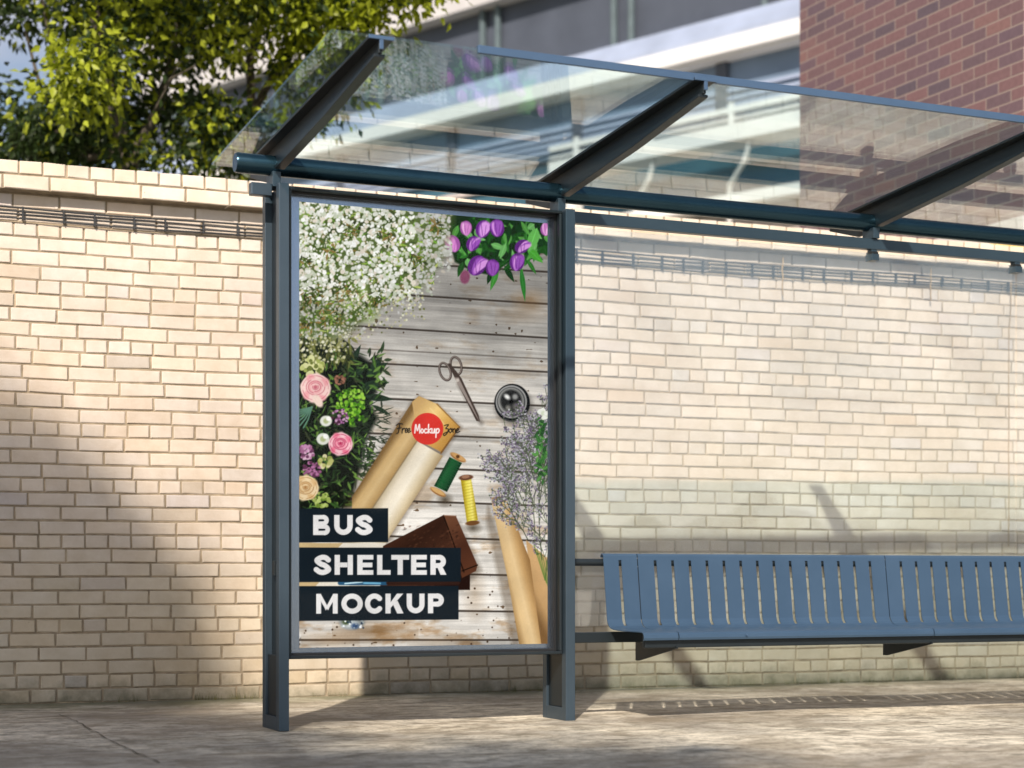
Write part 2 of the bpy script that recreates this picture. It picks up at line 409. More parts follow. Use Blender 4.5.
# long rail under the pipe
mb = MB(); mb.box(2.014, 2.100, 7.06, 7.10, 2.150, 2.200); part(mb, 'rail_end', M['steel'], bevel=.003)
mb = MB(); mb.box(3.416, 8.599, 7.06, 7.10, 2.150, 2.200); part(mb, 'top_rail', M['steel'], bevel=.003)
for X in (2.118, 3.393, 5.02, 6.66, 8.62):
    y0 = 7.055 if X < 3.5 or X > 8 else 7.045
    mb = MB(); mb.box(X-.017, X+.017, y0, y0+.09, 2.1885 if (X < 3.5 or X > 8) else 2.2005, 2.25); part(mb, 'hanger', M['steel'])
for X in (5.02, 5.86, 7.5, 4.1):
    if X == 4.1: continue
    mb = MB(); mb.box(X-.02, X+.02, 7.052, 7.108, 2.098, 2.128); mb.box(X-.016, X+.016, 7.062, 7.098, 2.14, 2.1495); c_ = part(mb, 'glass_clamp', M['steel'])
    mb = MB(); mb.box(X-.018, X+.018, 7.056, 7.104, 2.1285, 2.1395); part(mb, 'rubber_pad', M['black'], c_)
for a, b in ((3.44, 5.86), (5.868, 8.58)):
    mb = MB(); mb.box(a, b, 7.076, 7.084, .40, 2.135); part(mb, 'back_pane', M['backglass'], bevel=0)

# ------------------------------------------------------------------ bench
bn = empty('bench', (3.75, 7.2, 0)); BR = (3.75, 7.2, 0)
tag(bn, 'long blue slotted metal bench fixed along the back of the shelter', 'bench')
BY = .0
prof = [(7.398, .706), (7.394, .716), (7.384, .7225), (7.372, .721), (7.366, .712)]
nback = 8
prof.append((7.3632, .692))
for i in range(1, nback+1):
    f = i/nback; prof.append((7.366-.040*f, .712-.29*f))
prof += [(7.320, .408), (7.308, .394), (7.290, .385), (7.262, .380)]
prof += [(7.2, .377), (7.10, .376), (7.03, .376), (6.995, .3745), (6.983, .370), (6.977, .361), (6.975, .348), (6.978, .338)]
i0, i1 = 5, 15           # slots run over these profile points
pit = .0915; sw = .0150
mods = []
x = 3.75; first = True
slots_all = []
def module(xa, xb, first_slot, n):
    xsl = [first_slot + pit*i for i in range(n)]
    xsn = [xa]
    for s in xsl: xsn += [s-sw/2, s+sw/2]
    xsn.append(xb)
    mb = MB(); P = list(prof)
    # add a point .035 below the top where slots start
    for y, z in P:
        for X in xsn: mb.v.append((X, y, z))
    k = len(xsn)
    for i in range(len(P)-1):
        for j in range(k-1):
            if j % 2 == 1 and i0 <= i < i1: continue
            mb.f.append((i*k+j, i*k+j+1, (i+1)*k+j+1, (i+1)*k+j))
    mb.v = [(v[0]-BR[0], v[1]-BR[1], v[2]) for v in mb.v]
    o = mb.build('seat_shell', M['bench'], bn, recalc=False)
    s = o.modifiers.new('solid', 'SOLIDIFY'); s.thickness = .004; s.offset = 1
    return o
xs0 = 3.75; seam1 = xs0 + .175; seams = [xs0, seam1] + [seam1+pit*15*i for i in range(1, 5)]
module(seams[0], seams[1]-.0025, xs0+.084, 1)
for a, b in zip(seams[1:-1], seams[2:]):
    module(a+.0025, b-.0025, a+pit, 14)
mb = MB(); mb.tube([(3.578, 7.385, .682), (8.98, 7.385, .682)], .017, 20); part(mb, 'back_tube', M['steel_dark'], bn, 0, True, BR)
mb = MB(); mb.box(3.578, 8.98, 7.314, 7.372, .318, .366); part(mb, 'seat_beam', M['steel_dark'], bn, .004, False, BR)
mb = MB(); mb.box(3.77, 8.9, 7.0, 7.03, .303, .3655); part(mb, 'front_stiffener', M['steel_dark'], bn, .004, False, BR)
for X in (3.925, 5.297, 6.67, 8.04):
    mb = MB(); mb.prism([(7.376, .3655), (7.376, .232), (7.345, .232), (6.99, .300), (6.99, .3105), (7.31, .3105), (7.31, .3170), (7.3735, .3170), (7.3735, .3655)], X-.004, X+.004)
    part(mb, 'bracket', M['steel_dark'], bn, 0, False, BR)
    mb = MB(); mb.box(X-.012, X+.012, 7.3875, 7.3935, .38, .675); part(mb, 'back_strut', M['steel_dark'], bn, 0, False, BR)
for s in seams[1:-1]:
    mb = MB(); mb.prism([(7.3855, .66), (7.372, .66), (7.338, .42), (7.3515, .42)], s-.010, s+.010); part(mb, 'seam_strip', M['black'], bn, 0, False, BR)
for s in (seams[1]+.34, seams[2]+.62, seams[3]+.62):
    mb = MB(); mb.tube([(s, 6.969, .357), (s, 6.963, .357)], .004, 10); part(mb, 'bolt', M['rail'], bn, 0, False, BR)

KB = .955; bn.scale = (KB, KB, KB); bn.location = (BR[0]*KB, BR[1]*KB, HC*(1-KB))
# ------------------------------------------------------------------ advertising case
cs = empty('advertising_case', (2.76, 7.1, .285)); CR = (2.76, 7.1, .285)
tag(cs, 'glazed poster case with grey metal frame hung between the two shelter posts', 'poster case')
CX0, CX1, CZ0, CZ1 = 2.1455, 3.3695, .285, 2.183
def ring(x0, x1, z0, z1, wd, y0, y1):
    mb = MB()
    mb.box(x0, x1, y0, y1, z1-wd, z1); mb.box(x0, x1, y0, y1, z0, z0+wd)
    mb.box(x0, x0+wd, y0, y1, z0+wd, z1-wd); mb.box(x1-wd, x1, y0, y1, z0+wd, z1-wd); return mb
cp = lambda mb, n, m, bev=.0015: part(mb, n, m, cs, bev, False, CR)
cp(ring(CX0+.003, CX1-.004, CZ0, CZ1, .013, 6.995, 7.15), 'casing', M['steel_dark'], .003)
cp(ring(CX0+.0165, CX1-.0175, CZ0+.0135, CZ1-.0135, .009, 7.030, 7.15), 'dark_gap_ring', M['black'], 0)  # dark ring stands in for the shaded gap between casing and lining
mb = MB(); mb.box(CX0+.004, CX1-.005, 7.151, 7.165, CZ0+.001, CZ1-.001); cp(mb, 'back_panel', M['steel_dark'])
MX0, MX1, MZ0, MZ1 = CX0+.026, CX1-.027, CZ0+.023, CZ1-.023
PX0, PX1, PZ0, PZ1 = 2.214, 3.326, .328, 2.137
mb = MB(); mb.box(MX0, MX1, 7.0625, 7.08, MZ0, MZ1); cp(mb, 'mount_board', M['mat'], 0)
mb = MB(); mb.box(MX0-.004, MX1+.004, 7.036, 7.040, MZ0-.004, MZ1+.004); cp(mb, 'front_glass', M['caseglass'], 0)
mb = MB(); mb.box(3.20, 3.235, 7.052, 7.0615, .331, .345)

# ---- poster artwork (flat print), painted on a fine grid of vertex colours
GW, GH = 520, 900
X = np.linspace(PX0, PX1, GW); Z = np.linspace(PZ1, PZ0, GH)
XX, ZZ = np.meshgrid(X, Z); YP = 7.0605
lat = XX*CT - YP*ST; DD = XX*ST + YP*CT
U = 512 + F*lat/DD; V = HZ - F*(ZZ-HC)/DD           # print units
Ucol = U[0]
img = np.zeros((GH, GW, 3))
def c255(c): return np.array(c, float)/255
def smoothnoise(sx, sy, seed, oct=4):
    r = np.random.default_rng(seed); o = np.zeros((GH, GW)); amp = 1; tot = 0
    for k in range(oct):
        a = max(2, int(GW/sx*2**k)); b = max(2, int(GH/sy*2**k))
        gsm = r.random((b+2, a+2))
        yy = np.linspace(0, b, GH); xx = np.linspace(0, a, GW)
        yi = yy.astype(int); xi = xx.astype(int); fy = (yy-yi)[:, None]; fx = (xx-xi)[None, :]
        fy = fy*fy*(3-2*fy); fx = fx*fx*(3-2*fx)
        v00 = gsm[yi][:, xi]; v01 = gsm[yi][:, xi+1]; v10 = gsm[yi+1][:, xi]; v11 = gsm[yi+1][:, xi+1]
        o += amp*((v00*(1-fx)+v01*fx)*(1-fy)+(v10*(1-fx)+v11*fx)*fy); tot += amp; amp *= .6
    return o/tot
def window(u0, u1, v0, v1):
    i0 = max(0, np.searchsorted(Ucol, u0-1)); i1 = min(GW, np.searchsorted(Ucol, u1+1)+1)
    if i1 <= i0: return None
    mid = V[:, min(GW-1, (i0+i1)//2)]
    j0 = max(0, np.searchsorted(mid, v0-4)); j1 = min(GH, np.searchsorted(mid, v1+4)+1)
    if j1 <= j0: return None
    return slice(j0, j1), slice(i0, i1)
def blend(sl, a, col):
    a = np.clip(a, 0, 1)[..., None]; img[sl] = img[sl]*(1-a) + np.asarray(col)*a
def disc(u, v, r, col, soft=.6, op=1, ry=None, rot=0):
    ry = ry or r; m = max(r, ry)+2; sl = window(u-m, u+m, v-m, v+m)
    if sl is None: return
    du, dv = U[sl]-u, V[sl]-v; c, s = math.cos(rot), math.sin(rot)
    a, b = (du*c+dv*s)/r, (-du*s+dv*c)/ry; dd = (1-np.sqrt(a*a+b*b))*min(r, ry)
    blend(sl, (dd/soft+.5)*op if soft > 0 else (dd > 0)*op, c255(col))
def poly(pts, col, soft=.6, op=1, grad=None):
    us = [p[0] for p in pts]; vs = [p[1] for p in pts]; sl = window(min(us), max(us), min(vs), max(vs))
    if sl is None: return
    x, y = U[sl], V[sl]; ins = np.zeros(x.shape, bool); dm = np.full(x.shape, 1e9)
    for (xa, ya), (xb, yb) in zip(pts, pts[1:]+pts[:1]):
        cr = ((ya > y) != (yb > y)) & (x < (xb-xa)*(y-ya)/((yb-ya) if yb != ya else 1e-9)+xa); ins ^= cr
        t = np.clip(((x-xa)*(xb-xa)+(y-ya)*(yb-ya))/((xb-xa)**2+(yb-ya)**2+1e-9), 0, 1)
        dm = np.minimum(dm, np.hypot(x-xa-t*(xb-xa), y-ya-t*(yb-ya)))
    sd = np.where(ins, dm, -dm); al = np.clip(sd/soft+.5, 0, 1)*op
    if grad is None: blend(sl, al, c255(col))
    else:
        (gx, gy), (hx, hy), cols = grad
        t = np.clip(((x-gx)*(hx-gx)+(y-gy)*(hy-gy))/((hx-gx)**2+(hy-gy)**2), 0, 1)
        st = np.linspace(0, 1, len(cols)); cc = np.stack([np.interp(t, st, [k[i]/255 for k in cols]) for i in range(3)], -1)
        blend(sl, al, cc)
def sdist(pts, sl):
    x, y = U[sl], V[sl]; dm = np.full(x.shape, 1e9)
    for (xa, ya), (xb, yb) in zip(pts[:-1], pts[1:]):
        t = np.clip(((x-xa)*(xb-xa)+(y-ya)*(yb-ya))/((xb-xa)**2+(yb-ya)**2+1e-9), 0, 1)
        dm = np.minimum(dm, np.hypot(x-xa-t*(xb-xa), y-ya-t*(yb-ya)))
    return dm
def stroke(pts, w, col, soft=.6, op=1):
    us = [p[0] for p in pts]; vs = [p[1] for p in pts]; sl = window(min(us)-w, max(us)+w, min(vs)-w, max(vs)+w)
    if sl is None: return
    blend(sl, ((w-sdist(pts, sl))/soft+.5)*op, c255(col))
def leafp(u, v, ln, wd, ang, col, op=1):
    c, s = math.cos(ang), math.sin(ang); pts = []
    for f in np.linspace(0, 1, 9): pts.append((f*ln, wd*math.sin(math.pi*f**.8)))
    for f in np.linspace(1, 0, 9)[1:-1]: pts.append((f*ln, -wd*math.sin(math.pi*f**.8)))
    P = [(u+a*c-b*s, v+a*s+b*c) for a, b in pts]; poly(P, col, .6, op)
    stroke([(u, v), (u+ln*.9*c, v+ln*.9*s)], .25, tuple(min(255, x*1.35+10) for x in col), .6, .6)
rr = random.Random(5)
# wood planks
lines = [(240, .05), (272, .062), (304, .064), (338, .062), (359, .055), (372, .05), (406, .045), (439.5, .035), (473, .04), (506, .035), (541, .03), (576, .02), (612, .012), (640, .0)]
base = np.interp(V, [200, 260, 330, 400, 470, 560, 650], [132, 150, 168, 186, 197, 205, 190])/255
grain = smoothnoise(160, 5, 3, 4); grain2 = smoothnoise(70, 3, 4, 3); blot = smoothnoise(90, 60, 8, 4)
wd = base*(.80+.30*grain+.16*(grain2-.5)+.22*(blot-.5))
img[..., 0] = wd; img[..., 1] = wd*.975; img[..., 2] = wd*.935
stain = np.clip((smoothnoise(80, 30, 9, 5)-.56)*6, 0, 1)[..., None]*np.interp(V, [430, 600], [.25, .6])[..., None]
img[:] = img*(1-stain) + img*np.array([.72, .56, .38])*stain
speck = (smoothnoise(14, 8, 10, 2) > .87)[..., None]; img[:] = np.where(speck, img*np.array([.5, .42, .34]), img)
for k, (vr, sl_) in enumerate(lines):
    vv = vr + sl_*(U-548); wdn = .7 if k in (4, ) else 1.0
    a = np.clip((wdn*(.75+.5*grain)-np.abs(V-vv))/.7+.5, 0, 1)*(.45 if k in (4, ) else .88)
    img[:] = img*(1-a[..., None]) + c255((50, 42, 36))*a[..., None]
    a = np.clip(1-np.abs(V-vv-3)/3, 0, 1)*.12; img[:] *= (1-a[..., None])
    plank = (V > vv); img[:] = np.where(plank[..., None], img*(1+rr.uniform(-.03, .035)), img)
for (u, v, ru, rv, op) in ((530, 300, 16, 10, .30), (520, 315, 22, 7, .2), (375, 632, 40, 9, .45), (330, 640, 26, 6, .4), (440, 640, 30, 8, .2), (475, 595, 9, 22, .2)):
    disc(u, v, ru, (120, 82, 40), 10, op, rv)
for _ in range(60):
    disc(rr.uniform(300, 548), rr.uniform(585, 646), rr.uniform(.4, 1.1), (60, 40, 24), .6, .8)
# --- top right: basket and tulips
disc(556, 232, 24, (120, 74, 44), 1.5); disc(556, 232, 20, (150, 100, 66), 1.5); disc(538, 246, 9, (70, 40, 25), 3, .6)
poly([(452, 212), (550, 220), (550, 246), (512, 256), (494, 276), (474, 272), (455, 262), (448, 235)], (24, 44, 20), 2)
for _ in range(150):
    u = rr.uniform(452, 545); v = rr.uniform(216, 272 - abs(u-492)*.35)
    if u < 470 and v < 224: continue
    leafp(u, v, rr.uniform(9, 20), rr.uniform(1.8, 3.6), rr.uniform(.2, 2.6), rr.choice([(28, 72, 24), (44, 104, 36), (76, 138, 60), (18, 46, 18), (100, 160, 88), (20, 52, 20)]))
leafp(521, 268, 34, 2.6, 1.45, (40, 110, 40)); leafp(527, 248, 22, 4, .75, (70, 150, 50)); leafp(537, 228, 26, 5.5, 1.9, (96, 170, 80)); leafp(498, 268, 24, 3, 1.9, (60, 130, 50)); leafp(463, 262, 16, 3, 1.9, (30, 70, 26))
TUL = [(466, 228, 6.5, 0), (483, 229, 8, .3), (497, 228, 8, -.1), (473, 243.5, 7, .5), (452.5, 243.5, 8, -.5), (477, 265.5, 9.5, .6), (492.5, 267.5, 7.5, .1), (517, 262, 8, .2), (522, 246.5, 7, .9), (546, 229, 6, .2)]
for k, (u, v, r_, an) in enumerate(TUL):
    dk = (94, 38, 120); md = (150, 80, 178); lt = (214, 150, 222)
    if k in (0, 4, 9): dk, md, lt = (150, 80, 150), (206, 130, 196), (238, 186, 226)
    r_ *= 1.12; disc(u, v, r_*.82, dk, .8, 1, r_, an)
    for q in range(5):
        a = an+(q-2)*.42; disc(u+math.sin(a)*r_*.42, v+rr.uniform(-1.5, 1)+abs(q-2)*.6, r_*.30, rr.choice([md, lt, md]), 1.0, .95, r_*.82, an+(q-2)*.16)
    stroke([(u-r_*.2, v-r_*.6), (u-r_*.05, v+r_*.7)], .35, dk, .8, .7); stroke([(u+r_*.35, v-r_*.4), (u+r_*.2, v+r_*.7)], .3, dk, .8, .6)
disc(465, 277, 5, (128, 70, 96), 1.5, .9, 7, .1)
# --- top left: gypsophila
poly([(298, 198), (455, 208), (449, 236), (438, 262), (420, 286), (390, 296), (364, 318), (336, 340), (298, 352)], (84, 100, 50), 14, .96)
gn = smoothnoise(40, 40, 21, 4)
m = np.clip(((U < 450) & (V < 350)).astype(float), 0, 1)
for _ in range(420):
    u = 300+rr.random()**1.2*135; v = rr.uniform(200, 345-(u-300)*.45)
    leafp(u, v, rr.uniform(5, 12), rr.uniform(.5, 1.6), rr.uniform(0, 6.28), rr.choice([(96, 140, 40), (130, 160, 60), (60, 84, 30), (44, 56, 24), (160, 172, 90), (110, 96, 44)]), .8)
for _ in range(36):
    disc(300+rr.random()*90, rr.uniform(205, 315), rr.uniform(4, 10), rr.choice([(40, 48, 22), (64, 84, 30), (150, 175, 90)]), 6, .45)
def inm(u, v): return u < 452 and v < 350 - (u-300)*.42 - max(0, u-420)*.8 + rr.uniform(-14, 14)
cnt = 0
while cnt < 2400:
    u = 298+rr.random()**1.15*160; v = 202+rr.random()*150
    if not inm(u, v): continue
    cnt += 1
    r_ = rr.uniform(.7, 2.3)*(1.15 if v < 300 else .85); dens = 1 if v < 300 else .8
    cc = rr.choice([(232, 232, 224), (216, 218, 205), (246, 246, 242), (196, 202, 180), (224, 214, 198)])
    if v > 300 or u > 415: cc = tuple(int(x*.82) for x in cc)
    disc(u, v, r_, cc, .9, .9*dens, r_*rr.uniform(.6, 1), rr.random()*3)
    if rr.random() < .3: disc(u+r_*.4, v+r_*.5, r_*.35, (120, 128, 88), .8, .6)
for (u, v, r_, o_) in ((312, 300, 12, .35), (330, 315, 14, .3), (304, 325, 10, .45), (352, 232, 9, .3), (388, 236, 9, .35), (418, 258, 9, .4), (346, 290, 10, .3), (372, 300, 10, .3), (330, 250, 7, .25), (436, 226, 7, .35), (306, 262, 7, .25)):
    for _ in range(int(r_*4)):
        a = rr.random()*6.28; q = r_*rr.random(); leafp(u+q*math.cos(a), v+q*math.sin(a), rr.uniform(3, 8), rr.uniform(.5, 1.3), rr.uniform(0, 6.28), rr.choice([(60, 76, 28), (92, 116, 40), (40, 46, 22), (120, 96, 50)]), .8)
for _ in range(260):
    u = rr.uniform(335, 425); v = rr.uniform(290, 345)
    if v < 350-(u-300)*.33+10: disc(u, v, rr.uniform(.5, 1.3), rr.choice([(190, 186, 140), (96, 100, 52), (220, 218, 190)]), .8, .8)
# --- left bouquet
poly([(298, 342), (340, 346), (362, 356), (378, 368), (377, 390), (370, 404), (378, 418), (366, 440), (360, 470), (350, 506), (330, 512), (298, 512)], (20, 24, 18), 5)
for (u, v, ln, w_, a) in ((352, 378, 22, 3.4, -.75), (366, 376, 26, 4.6, -.55), (360, 388, 30, 5, -.2), (364, 396, 30, 3.6, .12), (350, 366, 24, 3, -1.1), (370, 372, 20, 4, -.9), (372, 405, 22, 2.2, .5)):
    leafp(u, v, ln, w_, a, (34, 50, 36))
for _ in range(620):
    v = rr.uniform(352, 510); u = rr.uniform(298, 384 if v < 400 else 372)
    if u > 350 and v > 480: continue
    leafp(u, v, rr.uniform(4, 13), rr.uniform(.5, 1.8), rr.uniform(-1.6, 1.6), rr.choice([(34, 52, 28), (48, 76, 34), (72, 104, 44), (20, 28, 18), (26, 34, 22), (52, 58, 38), (96, 128, 56)]), .85)
for _ in range(130): 
    u = rr.uniform(352, 384); v = rr.uniform(400, 470); leafp(u, v, rr.uniform(5, 12), .5, rr.uniform(-.6, .9), (34, 44, 30), .9)
for _ in range(170):
    u = rr.uniform(298, 352); v = rr.uniform(336, 362); leafp(u, v, rr.uniform(5, 13), rr.uniform(.6, 1.8), rr.uniform(.3, 2.6), rr.choice([(62, 66, 34), (90, 96, 46), (40, 46, 24), (28, 32, 20), (120, 120, 70)]), .85)
for _ in range(110): disc(rr.uniform(298, 346), rr.uniform(332, 362), rr.uniform(.5, 1.7), rr.choice([(190, 188, 150), (150, 150, 104), (216, 214, 190)]), .9, .85)
def cluster(u, v, r_, n, cols, s0, s1):
    for _ in range(n):
        a = rr.random()*6.28; q = r_*math.sqrt(rr.random()); disc(u+q*math.cos(a), v+q*math.sin(a)*.9, rr.uniform(s0, s1), rr.choice(cols), .8, .95)
cluster(312, 367, 11, 46, [(150, 160, 84), (186, 190, 120), (104, 112, 54), (205, 205, 150)], 1.2, 3)
cluster(350, 402, 15, 150, [(74, 130, 30), (120, 176, 46), (150, 196, 70), (46, 86, 24)], .9, 2)
cluster(355, 418, 8, 40, [(74, 130, 30), (120, 176, 46), (46, 86, 24)], .9, 1.8)
cluster(340, 380, 5, 26, [(130, 88, 70), (160, 110, 88), (86, 56, 44)], .8, 1.6)
cluster(340, 416, 9, 44, [(110, 60, 98), (160, 104, 150), (74, 36, 60), (190, 150, 180)], .8, 1.8)
cluster(306, 452, 8, 56, [(150, 96, 130), (184, 130, 166), (100, 56, 84), (206, 170, 190)], 1, 2.2)
cluster(312, 470, 9, 50, [(140, 84, 120), (170, 110, 150), (90, 46, 74)], 1, 2)
cluster(326, 462, 7, 30, [(214, 206, 160), (180, 180, 110), (140, 150, 74)], 1, 2.4)
cluster(322, 500, 8, 36, [(150, 166, 84), (106, 130, 50), (176, 190, 110)], 1, 2.4)
for k in range(7):
    a = 1.9+k*.25; stroke([(312, 407), (312+12*math.cos(a), 412+8*math.sin(a)), (312+17*math.cos(a+.2), 414+16*math.sin(a+.2))], .7, (90, 128, 108))
def rose(u, v, r_, cl, cm, cd):
    disc(u, v, r_, cl, 1.2, 1, r_*.95)
    for k in range(9):
        a = k*2.4; q = r_*.62; disc(u+q*math.cos(a), v+q*math.sin(a), r_*.42, cm if k % 2 else cl, 1.5, .75, r_*.30, a)
        aa = np.linspace(a, a+1.1, 6); stroke([(u+r_*.86*math.cos(t), v+r_*.82*math.sin(t)) for t in aa], .35, cd, .8, .6)
    for k, q in enumerate((.62, .48, .34, .2)):
        a = k*1.9; aa = np.linspace(a, a+4.2, 14)
        disc(u, v-r_*.06, r_*q, cm if k % 2 else cl, 1.5, .6)
        stroke([(u+r_*q*math.cos(t), v-r_*.06+r_*q*.85*math.sin(t)) for t in aa], .45, cd, .9, .85)
    disc(u, v-r_*.06, r_*.12, cd, 1, 1)
rose(315.5, 388, 15, (238, 204, 196), (232, 164, 166), (196, 106, 120)); disc(318, 401, 7, (236, 210, 196), 1.4, 1, 4, 1)
rose(340.5, 444, 12, (240, 190, 196), (232, 120, 146), (178, 50, 88))
rose(305.5, 488, 13, (232, 208, 166), (216, 180, 128), (168, 124, 76))
for (u, v, r_) in ((323, 439, 6.5), (326, 421, 6.0)):
    disc(u, v, r_, (214, 216, 204), 1.2, 1, r_*.9); disc(u, v, r_*.45, (170, 178, 130), 1.2, .9); disc(u+r_*.4, v-r_*.4, r_*.4, (240, 240, 234), 1, .9)
# --- paper rolls
K1 = [(120, 92, 54), (196, 164, 112), (206, 176, 126), (178, 146, 96), (140, 108, 66)]
poly([(340, 512), (412, 401), (419, 396), (437, 404), (462, 427), (441, 458), (388, 545), (342, 545), (330, 530)], (60, 44, 28), 5, .45)
poly([(352, 497), (412, 402), (419, 396), (440, 406), (418, 440), (372, 509), (352, 509)], (190, 160, 110), .7, 1, ((376, 462), (398, 477), K1))
poly([(419, 396), (437, 404), (459.5, 427), (441, 452), (418, 440), (412, 402)], (200, 168, 104), .7, 1, ((416, 408), (455, 438), [(196, 160, 104), (226, 192, 126), (206, 160, 84), (170, 124, 58)]))
stroke([(437, 404), (459.5, 427)], .7, (150, 112, 60)); stroke([(459.5, 427), (441, 453)], .8, (120, 84, 42)); stroke([(430, 408), (452, 433)], .4, (236, 208, 150), .8, .7)
poly([(417, 441), (443, 456), (390, 536), (385, 545), (345, 545), (372, 508)], (226, 214, 190), .7, 1, ((388, 482), (418, 500), [(176, 160, 130), (226, 214, 192), (238, 228, 208), (210, 192, 158), (150, 126, 88)]))
stroke([(417, 441), (372, 509)], .6, (130, 110, 78), 1, .8)
for v in (545, 584):
    poly([(298, v-2), (343-(v-545)*.6, v-2), (338-(v-545)*.6, v+3), (298, v+3)], (196, 170, 124)); poly([(343-(v-545)*.6, v-2), (386-(v-545)*.9, v-2), (384-(v-545)*.9, v+3), (338-(v-545)*.6, v+3)], (224, 216, 200))
# --- scissors
sc_ = (66, 54, 48); scl = (168, 156, 148)
def T(a, b): return (420+a/4.267, 340+b/4.267)
def ell(c, rx, ry, rot, n=28):
    return [(c[0]+rx*math.cos(t)*math.cos(rot)-ry*math.sin(t)*math.sin(rot), c[1]+rx*math.cos(t)*math.sin(rot)+ry*math.sin(t)*math.cos(rot)) for t in np.linspace(0, 6.283, n)]
stroke([T(165, 190), T(262, 355)], 2.5, (70, 60, 52), 3, .35)
for c, ro in ((T(107, 135), -.35), (T(154, 110), -.25)):
    stroke(ell(c, 5.2, 9, ro), 1.15, sc_); stroke(ell((c[0]-.3, c[1]-.3), 5.2, 9, ro), .4, scl, .8, .8)
poly([T(118, 100), T(150, 165), T(240, 345), T(256, 348), T(250, 320), T(178, 165), T(160, 140), T(128, 100)], sc_, .6)
poly([T(145, 160), T(165, 160), T(246, 330), T(252, 346)], scl, .6, .75); disc(*T(160, 172), 1.6, (190, 180, 170), .8)
# --- bell
bc = T(393, 268)
disc(bc[0]+1.5, bc[1]+3.5, 19, (60, 56, 52), 6, .5)
disc(*bc, 17.8, (16, 17, 18), .8, 1, 19); disc(bc[0]-.8, bc[1]-1, 15.6, (150, 150, 148), 1, 1, 16.5); disc(bc[0]-.8, bc[1]-1, 14.2, (70, 70, 70), 1, 1, 15)
disc(bc[0]-1.2, bc[1]-1.6, 12.8, (150, 150, 146), 1.2, 1, 13.4); disc(bc[0]-1, bc[1]-2, 11, (34, 34, 34), 3, .95, 11.4); disc(bc[0]-5, bc[1]-6, 3.4, (224, 224, 220), 2, .9, 2.2, .7)
disc(bc[0]+4, bc[1]+4, 3.8, (96, 94, 90), 3, .9); disc(bc[0]+3, bc[1]-6, 3, (140, 140, 138), 2, .8); disc(bc[0]-4, bc[1]+5, 3, (120, 118, 112), 2, .7); disc(bc[0]-1, bc[1]-1, 2.0, (12, 12, 12), 1)
stroke(ell(bc, 17.2, 18.3, 0, 40)[3:14], .5, (110, 110, 108), 1, .7)
# --- thread spools
disc(445, 500, 7, (60, 50, 36), 5, .5, 6); disc(473, 528, 7, (60, 50, 36), 5, .5, 5)
poly([(449.5, 457), (462, 463), (447, 492), (434, 486)], (18, 60, 32), .7, 1, ((441, 470), (456, 478), [(10, 36, 20), (30, 88, 48), (22, 70, 38), (8, 30, 18)]))
for k in range(12):
    f = k/12; stroke([(449.5-15*f, 457+28*f), (462-14.5*f, 463+28.5*f)], .25, (46, 110, 66), .7, .5)
disc(458, 457.5, 8.6, (150, 104, 56), .8, 1, 3, .5); disc(458.4, 456.8, 8, (196, 150, 94), .8, 1, 2.3, .5); disc(457.8, 456.6, 1.8, (90, 56, 28), .8)
disc(438, 492, 8.6, (150, 104, 56), .8, 1, 3, .5); disc(437.8, 491.2, 8, (206, 164, 106), .8, 1, 2.1, .5)
poly([(460.5, 479), (471, 478), (478, 520), (467, 523)], (214, 196, 60), .6, 1, ((464, 500), (475, 499), [(170, 146, 30), (226, 212, 84), (240, 228, 120), (180, 156, 36)]))
for k in range(15): f = k/15; stroke([(460.5+6.5*f, 479+44*f), (471+7*f, 477+43*f)], .25, (150, 128, 26), .7, .55)
disc(466, 477.5, 7.2, (98, 62, 44), .8, 1, 2.8, -.1); disc(465.6, 476.6, 4, (150, 110, 84), .8, 1, 1.8, -.1); disc(472.5, 523, 7, (110, 72, 40), .8, 1, 2.4, -.1)
# --- dark wooden box
poly([(390, 556), (446, 522), (460, 522), (482, 570), (462, 590), (400, 590)], (50, 40, 30), 6, .4)
poly([(383, 546), (443.5, 515), (470, 572), (470, 590), (380, 590)], (62, 36, 26), .7, 1, ((400, 520), (450, 585), [(76, 44, 30), (48, 28, 20), (70, 42, 30), (36, 20, 16)]))
poly([(443.5, 515.5), (456, 516), (477.5, 565), (476, 571), (462, 578)], (84, 50, 34), .7, 1, ((448, 520), (472, 575), [(104, 66, 46), (70, 40, 28), (92, 54, 36)]))
stroke([(443.5, 515.5), (464, 572)], .6, (24, 14, 10)); stroke([(477.5, 565), (462, 571)], .6, (30, 18, 12)); stroke([(443.5, 515.5), (456, 516)], .5, (140, 98, 72), .8, .8)
for _ in range(150): disc(rr.uniform(404, 458), rr.uniform(525, 586), rr.uniform(.4, 1.8), rr.choice([(110, 70, 50), (30, 18, 14), (90, 56, 40)]), 1, .5, rr.uniform(.3, .8), -.4)
for v0 in (545,): pass
